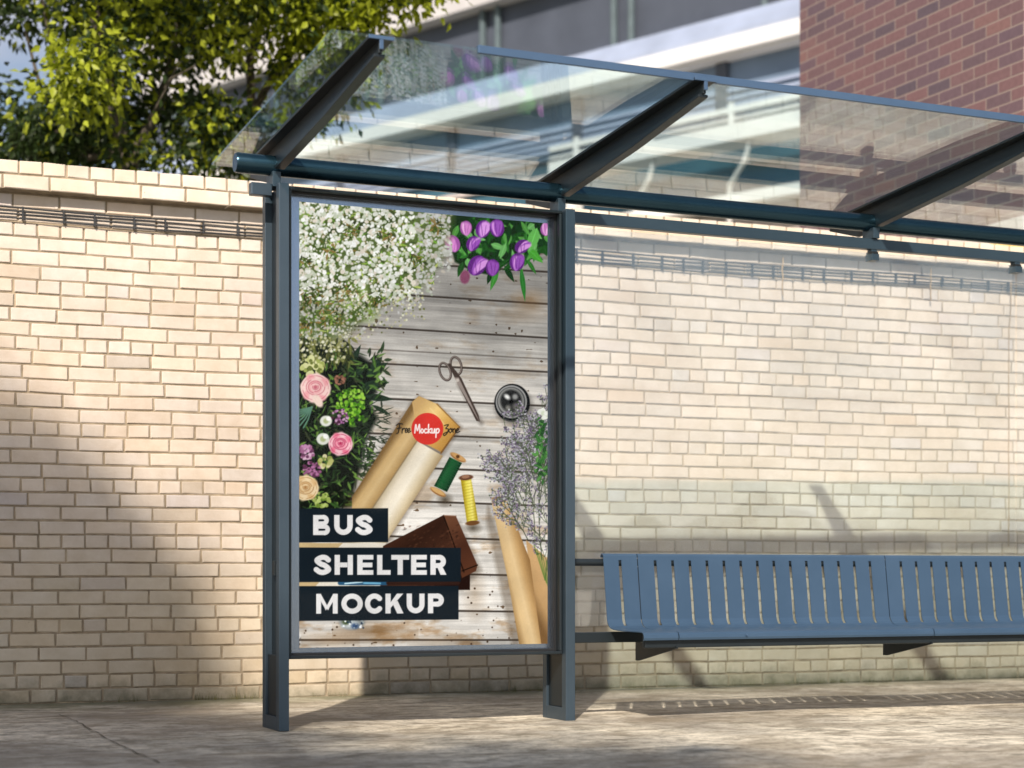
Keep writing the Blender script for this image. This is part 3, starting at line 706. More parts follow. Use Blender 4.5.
# --- kraft paper and dried sprigs at the right
poly([(488, 505), (524, 600), (519, 646), (512, 646), (486, 520)], (70, 54, 36), 5, .4)
poly([(526, 540), (550, 560), (550, 646), (538, 646)], (176, 138, 92), 1, 1, ((528, 600), (548, 590), [(120, 88, 52), (186, 148, 100), (196, 158, 110)]))
poly([(491, 499), (500, 496.5), (506, 499), (530, 560), (541.5, 646), (519.5, 646), (508, 580)], (208, 176, 126), .7, 1, ((506, 590), (535, 583), [(150, 116, 70), (214, 182, 132), (224, 194, 146), (190, 152, 100), (140, 104, 62)]))
disc(498.5, 498.5, 7, (160, 124, 80), .8, 1, 2, -.05)
def sprig(u, v, ang, ln, dep=0):
    if ln < 3: return
    pts = [(u, v)]; a = ang
    for k in range(4):
        a += rr.uniform(-.16, .16); pts.append((pts[-1][0]+math.cos(a)*ln/4, pts[-1][1]+math.sin(a)*ln/4))
        if dep < 2:
            for sg in (-1, 1):
                if rr.random() < .85: sprig(*pts[-1], a+sg*rr.uniform(.35, .8), ln*rr.uniform(.28, .5), dep+1)
    stroke(pts, .32 if dep else .5, rr.choice([(70, 84, 56), (90, 100, 76), (60, 66, 50)]), .7, .85)
    for k in range(int(5+ln*.5) if dep else 4):
        q = pts[-1] if dep else pts[rr.randrange(2, 5)]
        disc(q[0]+rr.uniform(-2.5, 2.5), q[1]+rr.uniform(-2.5, 2.5), rr.uniform(.4, 1.0), rr.choice([(132, 116, 140), (160, 156, 168), (94, 82, 104), (188, 190, 190), (70, 80, 62)]), .7, .85)
for (u, v, a, ln) in ((535, 545, -1.75, 90), (530, 520, -2.0, 56), (542, 560, -1.6, 100), (520, 505, -2.1, 34), (540, 520, -1.5, 80), (545, 580, -1.5, 70), (528, 540, -2.2, 42), (546, 500, -1.7, 70), (534, 480, -1.9, 34), (540, 500, -1.5, 60), (538, 455, -1.8, 26)):
    sprig(u, v, a, ln)
for _ in range(70): leafp(rr.uniform(536, 549), rr.uniform(415, 480), rr.uniform(4, 9), rr.uniform(1, 2.2), rr.uniform(0, 6), rr.choice([(50, 100, 44), (34, 70, 34), (76, 130, 60)]), .9)
cluster(544, 414, 5, 14, [(230, 232, 222), (206, 214, 190)], 1.5, 3)
for k in range(5): stroke([(534+k*3, 545+k*4), (545+k*1.5, 580+k*3)], .45, (80, 120, 50), .8, .8)
# --- small glass bottle low left
disc(352, 622, 13, (120, 124, 124), 2, .8, 8); disc(350, 624, 9, (200, 206, 206), 3, .7, 5); disc(355, 626, 4, (60, 84, 120), 2, .8, 3); disc(346, 622, 4, (70, 84, 50), 2, .8, 3)
for _ in range(24): disc(rr.uniform(342, 364), rr.uniform(618, 628), rr.uniform(.5, 1.4), rr.choice([(240, 244, 246), (40, 60, 80), (170, 180, 180)]), .7, .9)
stroke([(340, 583), (386, 583)], 2.2, (40, 84, 116), 1); stroke([(345, 583.6), (362, 582)], .7, (190, 220, 230)); stroke([(364, 583), (380, 583.4)], .9, (110, 170, 200)); stroke([(388, 583), (458, 583)], 1.8, (50, 30, 24), 1)
# --- round logo and hand-lettered line
disc(427.4, 428.8, 15.9, (206, 52, 44), .7)
def script(pts, w, col): stroke(pts, w, col, .55)
def curve(pts, n=6):
    P = [np.array(p, float) for p in pts]; P = [2*P[0]-P[1]] + P + [2*P[-1]-P[-2]]; o = []
    for i in range(1, len(P)-2):
        for t in np.linspace(0, 1, n, endpoint=False):
            o.append(tuple(.5*((2*P[i])+(-P[i-1]+P[i+1])*t+(2*P[i-1]-5*P[i]+4*P[i+1]-P[i+2])*t*t+(-P[i-1]+3*P[i]-3*P[i+1]+P[i+2])*t**3)))
    o.append(tuple(P[-2])); return o
bl = (28, 24, 22)
for pts in ([(396.2, 425.3), (399, 423.6), (402.6, 424.1)], [(399.6, 424), (399.2, 428), (398.2, 432.6), (396.6, 433.6)], [(397.2, 428.6), (401.2, 427.8)],
            [(402, 433), (402.4, 428.6), (402.4, 430.2), (404, 428.3), (405, 428.9)],
            [(405.2, 431), (407.2, 429.8), (406.6, 428.2), (405.2, 429.8), (405.6, 432.4), (407.8, 431.6)],
            [(407.8, 431.2), (409.8, 429.8), (409.2, 428.3), (407.8, 429.9), (408.3, 432.5), (410.8, 431.2)]): script(curve(pts), .52, bl)
for pts in ([(444.6, 425.4), (448.4, 424.8), (445.8, 428.4), (448.2, 429), (447.2, 433), (444.4, 435.6), (443.6, 433.8), (448.8, 431.4)],
            [(450.4, 428.6), (449, 430.4), (450.2, 432.6), (451.8, 430.8), (450.4, 428.6), (452.4, 429.2)],
            [(453, 428.8), (453, 432.6), (453.2, 430), (455, 428.8), (455.4, 432.4), (456.2, 431.6)],
            [(456.4, 431), (458.4, 429.9), (457.8, 428.4), (456.4, 430), (456.8, 432.6), (459.8, 431.4)]): script(curve(pts), .52, bl)
wt = (246, 236, 232)
for pts in ([(414.8, 433), (415.8, 424.6), (417.4, 430.6), (419.4, 424.4), (419.8, 433)],
            [(422, 428.8), (420.9, 431), (422.2, 433), (423.6, 430.8), (422, 428.8)],
            [(427, 429.4), (425.2, 429), (424.4, 431.4), (425.6, 433), (427.2, 432.2)],
            [(428.2, 433), (428.6, 424.4)], [(431, 428.6), (428.6, 431), (431.2, 433)],
            [(432, 428.8), (432, 432.2), (433.6, 432.8), (434.6, 428.8), (434.8, 433)],
            [(436.3, 429), (435.9, 437.4)], [(436.2, 430.2), (438, 428.6), (439.2, 430.4), (438, 432.8), (436.1, 432.4)]): script(curve(pts), .62, wt)
# --- dark caption bars with bold lettering
for pts in ([(298, 508.6), (388.2, 508.2), (388.2, 542.2), (298, 542.6)], [(298, 547.4), (460.8, 547.8), (460.8, 581.6), (298, 582.2)], [(298, 586), (458.6, 585.8), (458.6, 619.6), (298, 621)]):
    poly(pts, (22, 31, 38), .5)
def letters(text, boxes, vt, vb, slope, HW=2.65):
    """bold geometric capitals; HW is half the stroke"""
    for ch, (a, b) in zip(text, boxes):
        a = 295+a/4.8; b = 295+b/4.8; sh_ = slope*((a+b)/2-340); t = vt+sh_; m = vb+sh_; h = HW
        w = b-a; H = m-t; S = []   # each: ('b', poly) butt polygons or ('s', curve)
        def bar(x0, y0, x1, y1): S.append(('b', [(x0, y0), (x1, y0), (x1, y1), (x0, y1)]))
        def arc(cx, cy, rx, ry, a0, a1): S.append(('s', [(cx+rx*math.cos(q), cy+ry*math.sin(q)) for q in np.linspace(R(a0), R(a1), 22)]))
        k = 2*h
        if ch in 'BPR':
            bar(a, t, a+k, m); r1 = (H*.5)/2 if ch == 'B' else H*.32
            bw = w*(.90 if ch == 'B' else 1)
            def bowl(y0, y1, xr):
                ry = (y1-y0)/2-h*.92; cx = xr-h-ry
                bar(a+k*.9, y0, cx, y0+k*.92); bar(a+k*.9, y1-k*.92, cx, y1); arc(cx, (y0+y1)/2, ry, ry, -90, 90)
            if ch == 'B': h = 2.3; k = 4.6; bowl(t, t+H*.53, b-w*.07); bowl(t+H*.47, m, b)
            else:
                bowl(t, t+H*.66, b-(w*.03 if ch == 'R' else 0))
                if ch == 'R': S.append(('b', [(a+w*.42, t+H*.6), (a+w*.74, t+H*.58), (b, m), (b-k*1.12, m)]))
        elif ch == 'U':
            rr_ = w/2-h; bar(a, t, a+k, m-rr_-h); bar(b-k, t, b, m-rr_-h); arc((a+b)/2, m-rr_-h, rr_, rr_, 0, 180)
        elif ch == 'S':
            cx = (a+b)/2; rx = w/2-h
            S.append(('s', curve([(b-h*1.1, t+h*1.9), (cx+w*.16, t+h*1.05), (cx-w*.08, t+h), (a+h*1.05, t+H*.27), (cx-w*.12, t+H*.45), (cx+w*.12, t+H*.53), (b-h, m-H*.27), (cx+w*.10, m-h), (cx-w*.16, m-h*1.05), (a+h*.8, m-h*2.0)], 8)))
        elif ch == 'H': bar(a, t, a+k, m); bar(b-k, t, b, m); bar(a+k, (t+m)/2-h*.9, b-k, (t+m)/2+h*.9)
        elif ch == 'E':
            bar(a, t, a+k, m)
            for y0 in (t, (t+m)/2-h*.85, m-k*.88): bar(a+k*.9, y0, b-(w*.06 if t < y0 < m-k else 0), y0+k*.88)
        elif ch == 'L': bar(a, t, a+k, m); bar(a+k*.9, m-k*.9, b, m)
        elif ch == 'T': bar(a, t, b, t+k*.9); bar((a+b)/2-h, t+k*.8, (a+b)/2+h, m)
        elif ch == 'M':
            bar(a, t, a+k*.92, m); bar(b-k*.92, t, b, m); c = (a+b)/2; y = m-H*.30
            S.append(('b', [(a, t), (a+k*.85, t), (c+h*.5, y), (c-h*.5, y+k*.5), (c-h*.9, y)]))
            S.append(('b', [(b, t), (b-k*.85, t), (c-h*.5, y), (c+h*.5, y+k*.5), (c+h*.9, y)]))
        elif ch == 'O': arc((a+b)/2, (t+m)/2, w/2-h, H/2-h+.3, 0, 360)
        elif ch == 'C': arc((a+b)/2+w*.06, (t+m)/2, w/2-h+.4, H/2-h+.3, 42, 318)
        elif ch == 'K':
            bar(a, t, a+k, m); S.append(('b', [(a+k*.8, m-H*.22), (a+k*.8, m-H*.50), (b-k*1.25, t), (b-.3, t)])); S.append(('b', [(a+w*.40, t+H*.52), (a+w*.66, t+H*.34), (b, m), (b-k*1.2, m)]))
        sl = window(a-3, b+3, t-3, m+3); al = np.zeros(U[sl].shape)
        for kind, P in S:
            if kind == 's': aa = np.clip((h*.98-sdist(P, sl))/.5+.5, 0, 1)
            else:
                x, y = U[sl], V[sl]; ins = np.zeros(x.shape, bool); dm = np.full(x.shape, 1e9)
                for (xa, ya), (xb, yb) in zip(P, P[1:]+P[:1]):
                    ins ^= ((ya > y) != (yb > y)) & (x < (xb-xa)*(y-ya)/((yb-ya) if yb != ya else 1e-9)+xa)
                    q = np.clip(((x-xa)*(xb-xa)+(y-ya)*(yb-ya))/((xb-xa)**2+(yb-ya)**2+1e-9), 0, 1)
                    dm = np.minimum(dm, np.hypot(x-xa-q*(xb-xa), y-ya-q*(yb-ya)))
                aa = np.clip(np.where(ins, dm, -dm)/.5+.5, 0, 1)
            al = np.maximum(al, aa)
        blend(sl, al, c255((226, 224, 222)))
letters('BUS', [(87, 168), (188, 277), (291, 373)], 515.0, 535.0, 0, 2.7)
letters('SHELTER', [(92, 174), (190, 278), (299, 376), (394, 459), (462, 548), (557, 633), (650, 727)], 554.9, 574.8, 0, 2.65)
letters('MOCKUP', [(102, 205), (222, 326), (332, 420), (434, 521), (536, 622), (638, 715)], 593.8, 613.6, -.003, 2.65)
fine = np.random.default_rng(3).normal(size=(GH, GW, 1))*.022; img = np.clip(img*(1+fine)*(.93+.16*smoothnoise(60, 60, 77, 3)[..., None]), 0, 1)
lin = np.where(img <= .04045, img/12.92, ((np.clip(img, 0, 1)+.055)/1.055)**2.4)
me = bpy.data.meshes.new('poster')
vv = np.stack([XX-CR[0], np.full_like(XX, YP-CR[1]), ZZ-CR[2]], -1).reshape(-1, 3)
idx = np.arange(GW*GH).reshape(GH, GW)
fc = np.stack([idx[1:, :-1], idx[1:, 1:], idx[:-1, 1:], idx[:-1, :-1]], -1).reshape(-1, 4)
me.vertices.add(len(vv)); me.vertices.foreach_set('co', vv.ravel())
me.loops.add(fc.size); me.loops.foreach_set('vertex_index', fc.ravel().astype(np.int32))
me.polygons.add(len(fc)); me.polygons.foreach_set('loop_start', np.arange(0, fc.size, 4, dtype=np.int32))
me.update(calc_edges=True)
colour_attr(me, 'print', lin.reshape(-1, 3).astype(np.float32))
m, t, b = newmat('self_lit_printed_paper')
at = N(t, 'ShaderNodeAttribute'); at.attribute_name = 'print'
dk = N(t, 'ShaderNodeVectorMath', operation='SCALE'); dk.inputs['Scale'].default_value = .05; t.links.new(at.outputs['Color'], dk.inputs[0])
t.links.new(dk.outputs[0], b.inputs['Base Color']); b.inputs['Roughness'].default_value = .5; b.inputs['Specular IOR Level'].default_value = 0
t.links.new(at.outputs['Color'], b.inputs['Emission Color']); b.inputs['Emission Strength'].default_value = .76  # glow added to the print in place of sunlight, hiding roof beam shadows
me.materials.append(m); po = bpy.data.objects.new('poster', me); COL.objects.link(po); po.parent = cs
po['label'] = 'florist table poster reading BUS SHELTER MOCKUP in dark caption bars'

# ------------------------------------------------------------------ buildings behind
def mat_redbrick():
    m, t, b = newmat('red_brick')
    tc = N(t, 'ShaderNodeTexCoord'); sp = N(t, 'ShaderNodeSeparateXYZ'); t.links.new(tc.outputs['Object'], sp.inputs[0])
    ad = N(t, 'ShaderNodeMath', operation='ADD'); t.links.new(sp.outputs['X'], ad.inputs[0]); t.links.new(sp.outputs['Y'], ad.inputs[1])
    cb = N(t, 'ShaderNodeCombineXYZ'); t.links.new(ad.outputs[0], cb.inputs['X']); t.links.new(sp.outputs['Z'], cb.inputs['Y'])
    br = N(t, 'ShaderNodeTexBrick'); t.links.new(cb.outputs[0], br.inputs['Vector'])
    br.inputs['Color1'].default_value = (.0, .0, .0, 1); br.inputs['Color2'].default_value = (1, 1, 1, 1); br.inputs['Mortar'].default_value = (.5, .5, .5, 1)
    br.inputs['Scale'].default_value = 1; br.inputs['Mortar Size'].default_value = .006; br.inputs['Mortar Smooth'].default_value = .3
    br.inputs['Brick Width'].default_value = .245; br.inputs['Row Height'].default_value = .079; br.inputs['Bias'].default_value = 0
    c = ramp(t, br.outputs['Color'], [(0, (.12, .09, .115)), (.25, (.185, .11, .12)), (.5, (.22, .12, .125)), (.75, (.15, .10, .125)), (1, (.26, .14, .13))])
    c = mix(t, .7, c, ramp(t, noise(t, 30, 6, .7), [(.3, (.70, .68, .68)), (.7, (1.1, 1.1, 1.1))]), 'MULTIPLY')
    c = mix(t, br.outputs['Fac'], c, (.31, .24, .215))
    t.links.new(c, b.inputs['Base Color']); b.inputs['Roughness'].default_value = .85
    iv = N(t, 'ShaderNodeMath', operation='SUBTRACT'); iv.inputs[0].default_value = 1; t.links.new(br.outputs['Fac'], iv.inputs[1])
    bump(t, b, iv.outputs[0], .6, .006)
    return m
M['red'] = mat_redbrick()
M['render'] = mat_simple('pale_lilac_render', (.62, .58, .60), .85, var=.08, sc=2, bmp=.2)
M['yellow'] = mat_simple('yellow_paint', (.62, .42, .06), .5, var=.1)
M['dark'] = mat_simple('dark_metal', (.03, .03, .035), .5)
M['white'] = mat_simple('white_painted_metal', (.78, .77, .76), .5, var=.06, sc=1)
M['lav'] = mat_simple('pale_blue_cladding', (.36, .42, .56), .45, var=.12, sc=1.3)
M['slate'] = mat_simple('dark_slate_cladding', (.070, .082, .110), .5, var=.18, sc=1)
M['conc'] = mat_simple('light_concrete', (.50, .49, .50), .9, var=.12, sc=1.5)
M['bluepan'] = mat_simple('blue_grey_spandrel', (.17, .235, .33), .35, var=.25, sc=.8)
M['tealgl'] = mat_simple('teal_window_glass', (.06, .15, .20), .12, .3, var=.3, sc=.6)
M['pink'] = mat_simple('pale_pink_brickwork', (.58, .50, .48), .9, var=.16, sc=3)
M['teal'] = mat_simple('teal_pipe_paint', (.09, .125, .14), .5)

rb = empty('brick_house', (7.6, 9.1, 0)); RR = (7.6, 9.1, 0)
tag(rb, 'red and purple brick building standing close behind the wall at the right', 'building')
rp_ = lambda mb, n, m, par=rb, bev=0: part(mb, n, m, par, bev, False, RR)
mb = MB(); mb.box(7.6, 15, 9.1, 11.65, 2.89, 9.5); rp_(mb, 'wall', M['red'])
mb = MB(); mb.box(7.585, 15.01, 9.09, 11.66, 0, 2.888); rp_(mb, 'rendered_base', M['render'])
mb = MB(); mb.box(7.5, 15.1, 9.0, 11.75, 9.501, 9.7); rp_(mb, 'roof', M['conc'])
# unidentified yellow shape, drawn as a made-up box with dark hood on the flank
cn = empty('yellow_stand_in', (7.5, 9.8, 2.5)); tag(cn, 'unidentified small yellow shape drawn as a box with dark arched hood on the pale base of the brick building', 'unidentified shape')
mb = MB(); mb.box(-.15, .084, -.75, .12, -.05, .20); mb.build('box', M['yellow'], cn, .01)
mb = MB(); pr = [(.18+.15*math.cos(a), -.02+.23*math.sin(a)) for a in np.linspace(0, math.pi, 14)]
mb.prism(pr, -.18, .08).build('hood', M['dark'], cn)

# long office building running away to the left, lit by the sun
ob = empty('office_building', tuple(W(800, HZ, 28.0).xy) + (0,)); 
ob.rotation_euler = (0, 0, math.atan2(.924, -.381))      # local x runs along the facade away from us, local -y... faces the camera side
tag(ob, 'large modern building with dark window band and white ledges behind the roof glass', 'building')
# local frame: +x away-left, facade outward normal = local +y
def ol(mb, n, m, par=ob): return mb.build(n, m, par)
x0, x1 = -14, 17
mb = MB(); mb.box(x0, x1, -8, -.6, 0, 12.3); ol(mb, 'core', M['pink'])
mb = MB(); mb.box(x0, x1+.1, -.599, .25, 10.85, 12.6); ol(mb, 'parapet', M['conc'])
mb = MB(); mb.box(x0, x1, -.599, -.10, 9.56, 10.849); ol(mb, 'window_band', M['slate'])
mb = MB()
for a, b, y in ((9.17, 9.27, .22), (9.271, 9.30, .18), (9.301, 9.42, .15), (9.421, 9.45, .11), (9.451, 9.56, .08)): mb.box(x0, x1, -.599, y, a, b)
ol(mb, 'stepped_ledge', M['lav'])
mb = MB(); mb.box(x0, x1, -.599, .235, 8.93, 9.169)
mb.box(x0, x1, -.199, .10, 8.90, 8.929); ol(mb, 'white_fascia', M['white'])
mb = MB(); mb.box(x0, x1, -.599, -.2, 7.95, 8.899); ol(mb, 'spandrel', M['bluepan'])
mb = MB()
for z in (8.05, 8.16, 8.27, 8.40): mb.box(x0, x1, -.199, -.14, z, z+.05)
ol(mb, 'louvres', M['lav'])
mb = MB(); mb.box(x0, x1, -.599, -.3, 6.6, 7.949); ol(mb, 'glazing', M['tealgl'])
mb = MB(); mb.box(x0, x1, -.599, -.22, 7.62, 7.70); ol(mb, 'transom', M['pink'])
for i, xx in enumerate(np.arange(-2.8, 16, 3.1)):
    for q in (0, .38):
        mb = MB(); mb.tube([(xx+q, -.02, 9.56), (xx+q, -.02, 10.84)], .06, 8); ol(mb, 'downpipe', M['teal'])
    mb = MB(); mb.box(xx+1.2, xx+1.42, -.2, -.12, 7.95, 8.899); ol(mb, 'mullion', M['slate'])
# white access walkway with railing in front of the building
wk = empty('walkway', ob.location); wk.rotation_euler = ob.rotation_euler
tag(wk, 'white steel walkway with railings and struts in front of the large building', 'walkway')
bb = lambda mb, n, m: mb.build(n, m, wk)
bb(MB().box(-6, 4.6, .12, .72, 7.36, 7.62), 'deck', M['white'])
bb(MB().box(-6, 4.6, .65, .71, 7.80, 7.88), 'top_rail', M['white'])
bb(MB().box(-6, 4.6, .65, .70, 7.68, 7.71), 'mid_rail', M['white'])
for xx in np.arange(-5.6, 4.6, 1.6): bb(MB().box(xx-.04, xx+.04, 0.655, .715, 7.621, 7.95), 'baluster', M['white'])
for xx in np.arange(-5.2, 4.6, 1.9):
    bb(MB().tube([(xx, .6, 7.36), (xx+.15, .55, 7.05), (xx+.55, .4, 6.75), (xx+.7, .2, 6.2)], .04, 8), 'strut', M['white'])
bb(MB().box(-6, 3.4, .1, .4, 6.45, 6.62), 'lower_beam', M['white'])
for xx in (-5.5, 4.2): bb(MB().box(xx, xx+.2, .3, .5, 0, 7.355), 'column', M['white'])

# ------------------------------------------------------------------ trees
def mat_leaf(name):
    m, t, b = newmat(name); out = t.nodes['Material Output']
    at = N(t, 'ShaderNodeAttribute'); at.attribute_name = 'leaf_colour'
    t.links.new(at.outputs['Color'], b.inputs['Base Color']); b.inputs['Roughness'].default_value = .45; b.inputs['Specular IOR Level'].default_value = .35
    tr = N(t, 'ShaderNodeBsdfTranslucent'); sc = N(t, 'ShaderNodeVectorMath', operation='MULTIPLY'); sc.inputs[1].default_value = (1.25, 1.3, .5)
    t.links.new(at.outputs['Color'], sc.inputs[0]); t.links.new(sc.outputs[0], tr.inputs[0])
    mx = N(t, 'ShaderNodeMixShader'); mx.inputs[0].default_value = .38
    t.links.new(b.outputs[0], mx.inputs[1]); t.links.new(tr.outputs[0], mx.inputs[2]); t.links.new(mx.outputs[0], out.inputs['Surface'])
    return m
M['leaf'] = mat_leaf('leaf')
M['bark'] = mat_simple('grey_bark', (.10, .085, .065), .9, var=.4, sc=18, bmp=.8)
class Leaves:
    def __init__(s): s.v = []; s.c = []
    def add(s, p, size, dirv, cols, wratio=.55):
        """p (n,3), dirv (n,3) growth directions; leaves with five points folded on the midrib"""
        n = len(p); dv = dirv/np.linalg.norm(dirv, axis=1, keepdims=True)
        rnd = RNG.normal(size=(n, 3)); sd = np.cross(dv, rnd); sd /= np.linalg.norm(sd, axis=1, keepdims=True); nm = np.cross(dv, sd)
        sz = size*RNG.uniform(.6, 1.2, (n, 1)); w = sz*wratio*.5
        base = p; tip = p+dv*sz+nm*sz*.10; L_ = p+dv*sz*.42+sd*w-nm*sz*.08; R_ = p+dv*sz*.42-sd*w-nm*sz*.08; mid = p+dv*sz*.5+nm*sz*.04
        s.v.append(np.stack([base, L_, tip, R_, mid], 1)); s.c.append(np.repeat(cols[:, None, :], 5, 1))
    def build(s, name, parent):
        v = np.concatenate(s.v).reshape(-1, 3); c = np.concatenate(s.c).reshape(-1, 3); n = len(v)//5
        b = np.arange(n)*5
        f = np.concatenate([np.stack([b, b+1, b+4], 1), np.stack([b+1, b+2, b+4], 1), np.stack([b+4, b+2, b+3], 1), np.stack([b, b+4, b+3], 1)]).astype(np.int32)
        me = bpy.data.meshes.new(name); me.vertices.add(len(v)); me.vertices.foreach_set('co', v.ravel())
        me.loops.add(f.size); me.loops.foreach_set('vertex_index', f.ravel()); me.polygons.add(len(f)); me.polygons.foreach_set('loop_start', np.arange(0, f.size, 3, dtype=np.int32))
        me.update(calc_edges=True); colour_attr(me, 'leaf_colour', c); me.materials.append(M['leaf'])
        o = bpy.data.objects.new(name, me); COL.objects.link(o); o.parent = parent; return o
def clumps(LV, c, rad, ncl, per, size, bright, dark, pb, shell=.55, droop=.5, spread=.105, gaps=None):
    """leafy twigs: sub-clumps spread through an ellipsoid"""
    c = np.array(c); rad = np.array(rad)
    for _ in range(ncl):
        d = RNG.normal(size=3); d /= np.linalg.norm(d); q = c + d*rad*RNG.uniform(shell, 1)
        if gaps:
            P = q + np.array(gaps[0]); l_ = P[0]*CT-P[1]*ST; D_ = P[0]*ST+P[1]*CT
            uu = 512+F*l_/D_; vg = HZ-F*(P[2]-HC)/D_
            if any(((uu-a)/ra)**2+((vg-b_)/rb_)**2 < 1 for a, b_, ra, rb_ in gaps[1]): continue
        k = max(4, int(per*RNG.uniform(.5, 1.5))); off = RNG.normal(size=(k, 3))*spread*RNG.uniform(.6, 1.3)
        off[:, 2] *= .8
        dirv = off/np.linalg.norm(off, axis=1, keepdims=True)*.8 + RNG.normal(size=(k, 3))*.45 + np.array([0, 0, -droop])
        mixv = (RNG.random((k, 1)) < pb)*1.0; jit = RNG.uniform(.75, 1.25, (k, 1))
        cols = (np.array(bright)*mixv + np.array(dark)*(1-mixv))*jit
        LV.add(q+off, size, dirv, cols)
GAPS = [(155, 52, 16, 14), (168, 64, 16, 10), (225, 68, 26, 13), (22, 72, 24, 34), (190, 150, 22, 8), (262, 66, 12, 40), (70, 62, 7, 16), (10, 100, 22, 22), (140, 150, 14, 16)]
def tree(name, label, root, trunks, cl, size, bright, dark, group=None, cat='tree'):
    e = empty(name, root); tag(e, label, cat, group)
    mb = MB()
    for pts, r0, r1 in trunks:
        pts = [Vector(p) for p in pts]; k = len(pts); mb.tube([p-Vector(root) for p in pts], [r0+(r1-r0)*(i/(k-1)) for i in range(k)], 9)
    mb.build('trunk', M['bark'], e, smooth=True)
    LV = Leaves()
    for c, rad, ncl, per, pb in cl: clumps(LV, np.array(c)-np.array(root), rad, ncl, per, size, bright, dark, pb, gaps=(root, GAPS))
    LV.build('crown', e); return e
def C(u, v, D): return tuple(W(u, v, D))
BRT = (.33, .38, .03); DRK = (.035, .06, .018)  # dark leaf colour stands in for shade inside and low in the crown
# main leafy tree
r0 = C(130, HZ+F*HC/12.6, 12.6)
tr = [([r0, C(132, 300, 12.6), C(128, 165, 12.6), C(118, 120, 12.5), C(100, 40, 12.4), C(80, -60, 12.4)], .085, .03),
      ([C(130, 168, 12.6), C(142, 140, 12.5), C(158, 110, 12.6), C(172, 60, 12.7), C(190, -40, 12.6)], .05, .018),
      ([C(122, 150, 12.6), C(86, 158, 12.7), C(70, 120, 12.7), C(55, 60, 12.5), C(42, 0, 12.5)], .035, .012),
      ([C(60, 140, 12.7), C(38, 78, 12.5), C(25, 30, 12.4)], .018, .008),
      ([C(150, 120, 12.3), C(172, 78, 12.1), C(195, 66, 12.0)], .010, .005), ([C(165, 88, 12.2), C(180, 62, 12.1)], .007, .004)]
PX = 1/145.0
def EL(u, v, D, ru, rv, rd, ncl, per, pb): return (C(u, v, D), (ru*D/F, rd, rv*D/F), ncl, per, pb)
cl = [EL(130, -85, 11.6, 170, 48, .35, 84, 34, .35), EL(120, -20, 12.6, 130, 60, .7, 86, 30, .45), EL(84, 72, 11.6, 34, 38, .25, 24, 30, .75), EL(205, 25, 12.4, 70, 42, .5, 44, 30, .6),  # first clump sits out of view above, added to shade the lower crown
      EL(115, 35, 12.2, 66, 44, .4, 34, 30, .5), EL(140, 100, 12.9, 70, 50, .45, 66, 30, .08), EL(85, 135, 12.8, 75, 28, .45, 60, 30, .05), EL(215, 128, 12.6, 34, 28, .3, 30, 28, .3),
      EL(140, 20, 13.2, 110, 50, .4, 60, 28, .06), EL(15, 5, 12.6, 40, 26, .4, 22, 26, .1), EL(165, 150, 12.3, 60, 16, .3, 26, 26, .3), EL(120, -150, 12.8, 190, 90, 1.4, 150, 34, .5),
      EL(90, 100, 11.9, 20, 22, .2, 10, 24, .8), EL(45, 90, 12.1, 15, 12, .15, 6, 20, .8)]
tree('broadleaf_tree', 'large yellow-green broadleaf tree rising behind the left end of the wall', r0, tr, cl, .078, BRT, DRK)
# slender neighbour whose branches reach over the shelter roof
r1 = C(256, HZ+F*HC/13.0, 13.0)
tr = [([r1, C(256, 300, 13), C(256, 160, 13), C(252, 120, 13), C(250, 60, 13), C(262, 10, 12.9), C(280, -60, 12.8)], .05, .02),
      ([C(252, 115, 13), C(268, 85, 12.9), C(290, 50, 12.8), C(330, 10, 12.6), C(380, -20, 12.4)], .03, .010),
      ([C(254, 150, 13), C(290, 130, 12.9), C(315, 115, 12.8), C(325, 95, 12.7)], .016, .006), ([C(251, 90, 13), C(240, 50, 13), C(228, 10, 13)], .014, .008),
      ([C(340, 5, 12.5), C(400, 0, 12.3), C(450, -8, 12.2)], .010, .005)]
cl = [EL(338, 26, 12.3, 34, 12, .2, 14, 26, .8), EL(330, -2, 12.4, 70, 22, .35, 44, 28, .6), EL(402, -14, 12.2, 46, 20, .3, 34, 26, .8), EL(300, 40, 12.5, 30, 28, .3, 24, 28, .7), EL(285, 78, 12.7, 22, 14, .2, 10, 24, .7),
      EL(305, 118, 12.7, 18, 10, .2, 7, 20, .6), EL(330, 100, 12.6, 26, 14, .2, 9, 18, .6), EL(255, -5, 13.2, 60, 30, .4, 28, 28, .3), EL(340, 55, 12.6, 26, 22, .2, 12, 20, .7), EL(340, -110, 12.6, 150, 70, .9, 100, 32, .5)]
tree('slender_tree', 'slender branching tree with yellow leaves reaching over the corner of the glass roof', r1, tr, cl, .078, (.29, .34, .02), DRK)
# dark shrub at the far left
r2 = C(10, HZ+F*HC/13.6, 13.6)
tree('dark_shrub', 'dark green shadowy shrub low behind the wall at the far left', r2, [([r2, C(12, 160, 13.6), C(20, 110, 13.6)], .05, .015)],
     [EL(15, 140, 13.7, 60, 42, .5, 90, 32, .02), EL(-25, 110, 13.4, 22, 36, .3, 30, 28, .02), EL(230, 150, 13.8, 40, 22, .3, 30, 28, .1)], .075, BRT, (.035, .055, .02), cat='shrub')
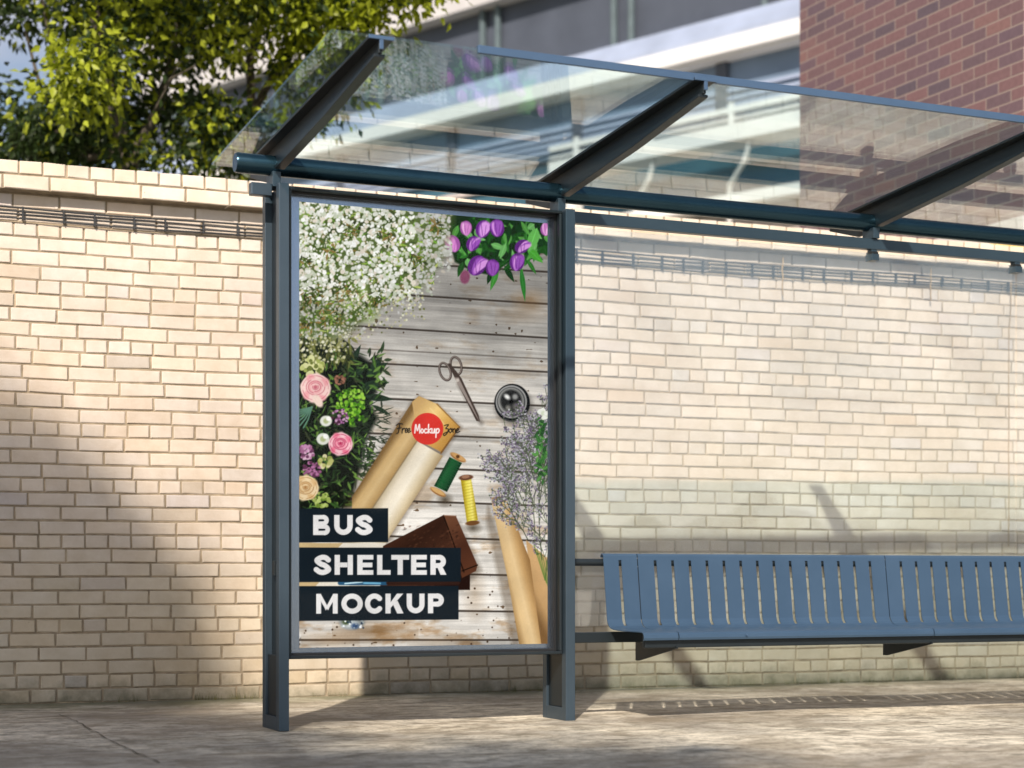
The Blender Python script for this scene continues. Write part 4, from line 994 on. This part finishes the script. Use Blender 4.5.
# street tree behind the camera: it throws the shade on the wall and pavement
def back(xw, zw, Ld):          # a point Ld metres (over the ground) towards the sun from wall point (xw, zw)
    return (xw - SX*Ld, 8.9 - SY*Ld, zw + Ld*math.tan(SUN_EL))
t0 = back(.6, 0, 15); t0 = (t0[0], t0[1], 0)
LD = 15
def bk(xw, zw): return back(xw, zw, LD)
e = empty('street_tree', t0); tag(e, 'tall street tree on the near side of the pavement shading the wall', 'tree')
mb = MB(); top = bk(.6, -2)
mb.tube([(0, 0, 0), (.05, 0, 3), (-.05, .1, 6), tuple(Vector(top)-Vector(t0)), tuple(Vector(bk(.5, .6))-Vector(t0))], [.2, .17, .14, .09, .03], 10)
for q in ((2.4, -3.2), (4.6, -3.9), (1.4, .1), (-1.0, -1)):
    mb.tube([tuple(Vector(top)-Vector(t0)+Vector((0, 0, -2.0))), tuple(Vector(bk(*q))-Vector(t0))], [.07, .02], 7)
mb.build('trunk', M['bark'], e, smooth=True)
LV = Leaves()
for (xw, zw, rx, rz_, n, per) in ((.85, -.15, 1.35, 1.75, 560, 44), (.4, 1.0, .95, .75, 140, 40), (1.5, -.2, .72, 1.05, 200, 42), (1.9, -2.0, 1.6, 1.3, 330, 38), (3.7, -3.15, 1.7, .9, 190, 34), (4.9, -3.8, 1.2, .6, 50, 26)):
    clumps(LV, np.array(bk(xw, zw))-np.array(t0), (rx, .45, rz_), n, per, .175, (.04, .06, .015), DRK, .5, shell=.1, spread=.14)
LV.build('crown', e)

# low hedge far across the street, behind the camera
mb = MB(); xs_ = np.linspace(-60, 120, 240); hs = [3.2+.8*math.sin(x*.31)+.5*math.sin(x*.83+1)+.3*math.sin(x*2.1) for x in xs_]
for x, h in zip(xs_, hs): mb.v += [(x, -58, 0), (x, -58.3, h*.7), (x, -59.4, h), (x, -61, 0)]
for i in range(len(xs_)-1):
    for j in range(3): mb.f.append((4*i+j, 4*i+j+1, 4*i+4+j+1, 4*i+4+j))
tag(mb.build('hedge', mat_simple('hedge_green', (.07, .09, .035), .9, var=.5, sc=2, bmp=1), smooth=True), 'long dark hedge far across the street', 'hedge')
# ------------------------------------------------------------------ weeds at the foot of the wall and near grass
def tufts(name, label, pts, hmin, hmax, col, nb=(4, 9), lean=.5, w=.0016, kind='stuff'):
    mb = MB()
    for (x, y) in pts:
        for _ in range(random.randint(*nb)):
            h = random.uniform(hmin, hmax); a = random.uniform(0, 6.28); l = random.uniform(.1, lean)*h
            px, py = x+random.gauss(0, .012), y+random.gauss(0, .006); dx, dy = math.cos(a), math.sin(a)*.5; n = len(mb.v)
            ww = w*random.uniform(.7, 1.4)
            for k, f in enumerate((0, .4, .75, 1)):
                q = l*f*f; z = h*f*(1-.15*f); wk_ = ww*(1-f*.85)
                mb.v += [(px+dx*q-dy*wk_, py+dy*q+dx*wk_*.3-.0005, z), (px+dx*q+wk_, py+dy*q, z)]
            for k in range(3): mb.f.append((n+2*k, n+2*k+1, n+2*k+3, n+2*k+2))
    o = mb.build(name, mat_simple(name+'_green', col, .8, var=.3, sc=9), recalc=False); return tag(o, label, 'grass', kind=kind)
pts = []
for _ in range(420):
    x = random.uniform(-1, 9)
    if random.random() < (.25 + .75*(math.sin(x*3.3)+math.sin(x*7.7+1) > .35)): pts.append((x, wy(x)-random.uniform(.004, .05)))
tufts('wall_foot_weeds', 'thin dry weeds growing along the foot of the brick wall', pts, .015, .055, (.16, .15, .06))
pts = [(lambda p: (p[0], p[1]))(gp(random.choice([705, 760, 830, 850, 925, 950])+random.gauss(0, 10), random.uniform(775, 800))) for _ in range(26)]
tufts('dry_grass', 'faint dry grass blades in front at the bottom right', pts, .04, .13, (.22, .20, .12), (2, 4), .8, .0011)
